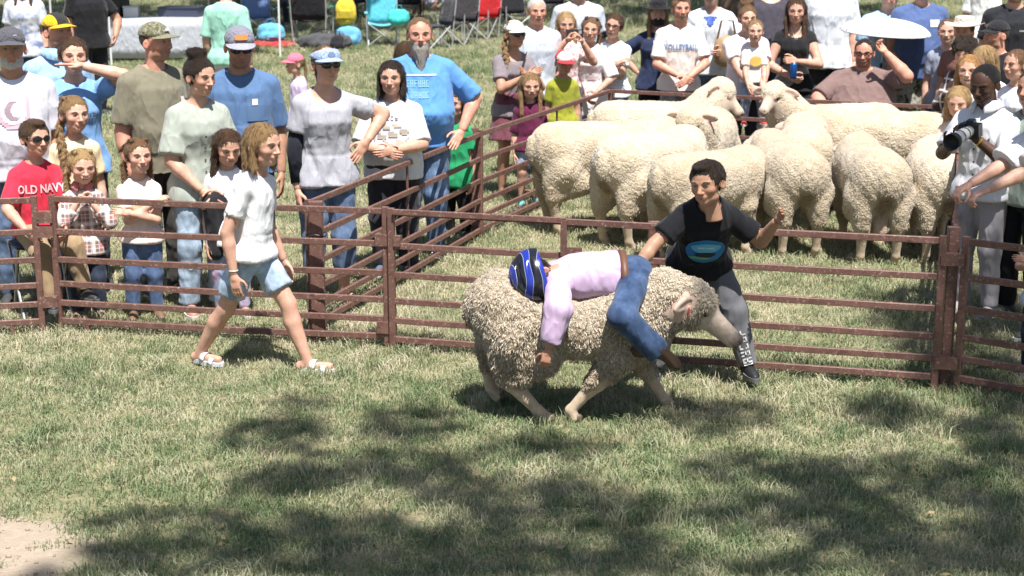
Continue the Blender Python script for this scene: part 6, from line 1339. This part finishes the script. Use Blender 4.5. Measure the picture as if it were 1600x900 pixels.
camp_chair('red camp chair with folded seat right of the bearded man', 752, 32.0, (.42, .02, .025), -28)
camp_chair('black camp chair in the shade behind the white-haired man', 806, 33.0, (.02, .02, .024), 20)
camp_chair('dark grey camp chair under the grey-shorts person', 678, 29.7, (.05, .05, .06), -62)
camp_chair('dark camp chair under the person in black shorts', 716, 30.7, (.05, .045, .05), -30)
def soft_bag(name, label, cat, u, v, D, r, c, z=None, flap=None, p=2.6, yaw=0):
    q = at_y(u, v, D); g = Grid((-r[0] - .05, -r[1] - .05, -.02), (r[0] + .05, r[1] + .05, 2 * r[2] + .06), max(r) / 16)
    g.ell((0, 0, r[2]), r, .02, p=p); g.ell((0, -r[1] * .8, r[2] * .7), (r[0] * .7, r[1] * .5, r[2] * .45), .04, p=p); V, F = g.net(); V = V + normals(V, F) * (snoise(V, 10, seed=1) * r[0] * .05)[:, None]; V[:, 2] = np.maximum(V[:, 2], 0)
    t = empty(name, (q.x, D, q.z if z is None else z), R(yaw), label, cat); link('pouch', mesh_np('pouch', V, F), t, fabric(c))
    MB().tube([(-r[0] * .3, 0, 2 * r[2] - .02), (-r[0] * .25, 0, 2 * r[2] + .07), (r[0] * .25, 0, 2 * r[2] + .07), (r[0] * .3, 0, 2 * r[2] - .02)], .012, 6).build('handle', fabric(tuple(x * .5 for x in c)), t)
    if flap: MB().sheet([[(-r[0] * .8 + 1.6 * r[0] * i / 4, -r[1] * 1.32 - .01 * math.sin(math.pi * i / 4), r[2] * (1.15 - .25 * j)) for i in range(5)] for j in range(3)], .01).build('flap', fabric(flap), t)
    return t
soft_bag('blue_bag', 'light blue tote bag under the yellow backpack', 'bag', 545, 70, 30.0, (.24, .12, .20), (.14, .38, .62), 0)
soft_bag('backpack', 'yellow backpack standing between the camp chairs', 'backpack', 541, 45, 30.1, (.19, .12, .26), (.62, .47, .05), .38, (.45, .34, .04))
soft_bag('towel_bag', 'turquoise beach bag hung on the teal chair arm', 'bag', 623, 40, 30.0, (.20, .10, .15), (.06, .52, .50), None)
soft_bag('folded_towel', 'light blue towel bundle below the patterned chair', 'towel', 424, 62, 30.4, (.26, .14, .19), (.13, .42, .60), .05)
soft_bag('red_blanket', 'red blanket lying on the grass by the canopy pole', 'blanket', 425, 72, 30.2, (.45, .25, .05), (.45, .03, .04), 0)
soft_bag('duffel_bag', 'dark brown duffel bag behind the woman with the bun', 'bag', 316, 88, 20.5, (.27, .22, .27), (.035, .028, .024), .12, (.02, .02, .02), yaw=10)
soft_bag('black_bag', 'grey and black gear bag under the green chair', 'bag', 508, 68, 29.6, (.5, .18, .15), (.07, .07, .075), 0)
soft_bag('dark_pack', 'black day pack on the grass left of the blue tote', 'bag', 528, 72, 29.4, (.13, .1, .14), (.02, .02, .025), 0)
# table under the canopy
tp = at_y(240, 60, 27.5); tb = empty('folding_table', (tp.x, 27.5, 0), R(4), 'grey folding table with a hanging cloth behind the camouflage cap', 'table')
MB().box((0, 0, .72), (1.05, .38, .02)).build('table_top', plain('table_top', (.45, .46, .48), .5), tb); MB().sheet([[(-1.06 + 2.12 * i / 16, -.39 - .01 * math.sin(i * 1.3), .735 - .66 * j / 4) for i in range(17)] for j in range(5)], .006).build('table_cloth', fabric((.42, .44, .48)), tb, True)
for sx in (-1, 1):
    for sy in (-1, 1): MB().tube([(sx * .95, sy * .3, 0), (sx * .9, sy * .3, .71)], .014, 6).build('leg', ALU, tb)
def crate(label, u, D, z, r, c):
    q = at_y(u, 30, D); t = empty('storage_box', (q.x, D, z), R(random.uniform(-12, 12)), label, 'box', 'boxes on the table'); MB().box((0, 0, r[2]), r).build('box_body', plain('box_body', c, .5), t); MB().box((0, 0, 2 * r[2] + .012), (r[0] + .012, r[1] + .012, .012)).build('lid', plain('box_lid', tuple(x * .7 for x in c), .5), t)
crate('black box at the left end of the grey table', 172, 27.6, .742, (.28, .2, .14), (.02, .02, .022)); crate('white box in the middle of the grey table', 206, 27.5, .742, (.12, .15, .08), (.65, .65, .66)); crate('dark blue box on the right half of the grey table', 285, 27.6, .742, (.35, .2, .07), (.05, .06, .10))
# pop-up canopy
cn = empty('canopy', (-6.3, 28.6, 0), math.atan2(-3.0, 1.77) , 'pop-up canopy with thin white poles behind the mint tee man', 'canopy')
cc_ = [Vector((-5.8, 31.0, 0)), Vector((-4.03, 28.0, 0)), Vector((-6.6, 26.5, 0)), Vector((-8.4, 29.5, 0))]; inv = (Matrix.Translation((-6.3, 28.6, 0)) @ Matrix.Rotation(math.atan2(-3.0, 1.77), 4, 'Z')).inverted(); cl_ = [inv @ v for v in cc_]
for v in cl_: MB().tube([v, v + Vector((0, 0, 2.1))], .017, 8).build('pole', plain('white_pole', (.72, .72, .74), .4), cn)
mid = sum(cl_, Vector()) / 4 + Vector((0, 0, 2.9)); mb = MB()
for k in range(4):
    a, b_ = cl_[k] + Vector((0, 0, 2.1)), cl_[(k + 1) % 4] + Vector((0, 0, 2.1)); mb.sheet([[a.lerp(b_, i / 4).lerp(mid, j / 4) for i in range(5)] for j in range(4)] + [[mid.lerp(a.lerp(b_, i / 4), .02) for i in range(5)]], .006); mb.sheet([[a.lerp(b_, i / 4) - Vector((0, 0, .25 * j)) for i in range(5)] for j in range(2)], .006)
mb.build('roof', fabric((.55, .57, .60)), cn)
# wheelchair-like folding chair of the seated man
wp_ = S_['root'].location; ch = empty('folding_chair', (wp_.x, wp_.y + .06, 0), R(-10), 'black folding chair under the heavy seated man', 'chair'); sz = S_['P'].z - .12; blk = plain('black_tube', (.02, .02, .022), .35, .5)
MB().sheet([[(-.30 + .60 * i / 4, -.26 + .5 * j / 4, sz) for i in range(5)] for j in range(5)], .02).build('seat', fabric((.02, .02, .022)), ch); MB().sheet([[(-.30 + .60 * i / 4, .27 + .05 * j, sz + .1 + .42 * j) for i in range(5)] for j in range(2)], .02).build('backrest', fabric((.02, .02, .022)), ch)
for sx in (-1, 1):
    MB().tube([(sx * .32, -.27, 0), (sx * .32, -.27, sz + .2), (sx * .32, .27, sz + .22)], .014, 8).build('arm', blk, ch); MB().tube([(sx * .32, .27, 0), (sx * .32, .27, sz + .62)], .014, 8).build('back_post', blk, ch)

r8 = random.Random(21)
for k, (u, D_, c_, lb) in enumerate(((452, 36.0, (.02, .02, .024), 'black camp chair in the back row left of the green chair'), (556, 37.5, (.03, .05, .12), 'navy camp chair in the back row behind the yellow backpack'), (640, 36.0, (.02, .02, .024), 'black camp chair in the back row behind the turquoise bag'), (778, 37.0, (.06, .02, .02), 'dark maroon camp chair behind the red one'), (856, 36.5, (.03, .03, .035), 'charcoal camp chair left of the raglan tee'))):
    camp_chair(lb, u, D_, c_, r8.uniform(-30, 30), plain('black_tube', (.02, .02, .022), .35, .5))
for u, D_, c_, c2_, lb in ((560, 37.6, (.02, .03, .08), (.03, .03, .04), 'person in navy seated in the back row behind the yellow backpack'), (452, 36.1, (.09, .03, .02), (.02, .02, .03), 'person in rust red seated left of the green camp chair'), (780, 37.1, (.03, .03, .035), (.05, .06, .1), 'person in charcoal seated behind the red camp chair')):
    person(lb, (u, -64), yaw=r8.uniform(-30, 30), loc=(at_y(u, 30, D_).x, D_, 0), h=1.72, sit=.50, sex='m', skin='light', hair=('short', 'brown'), shirt=dict(c=c_), pants=dict(c=c2_), group=G_F, q=1.5)
bpy.context.view_layer.update()
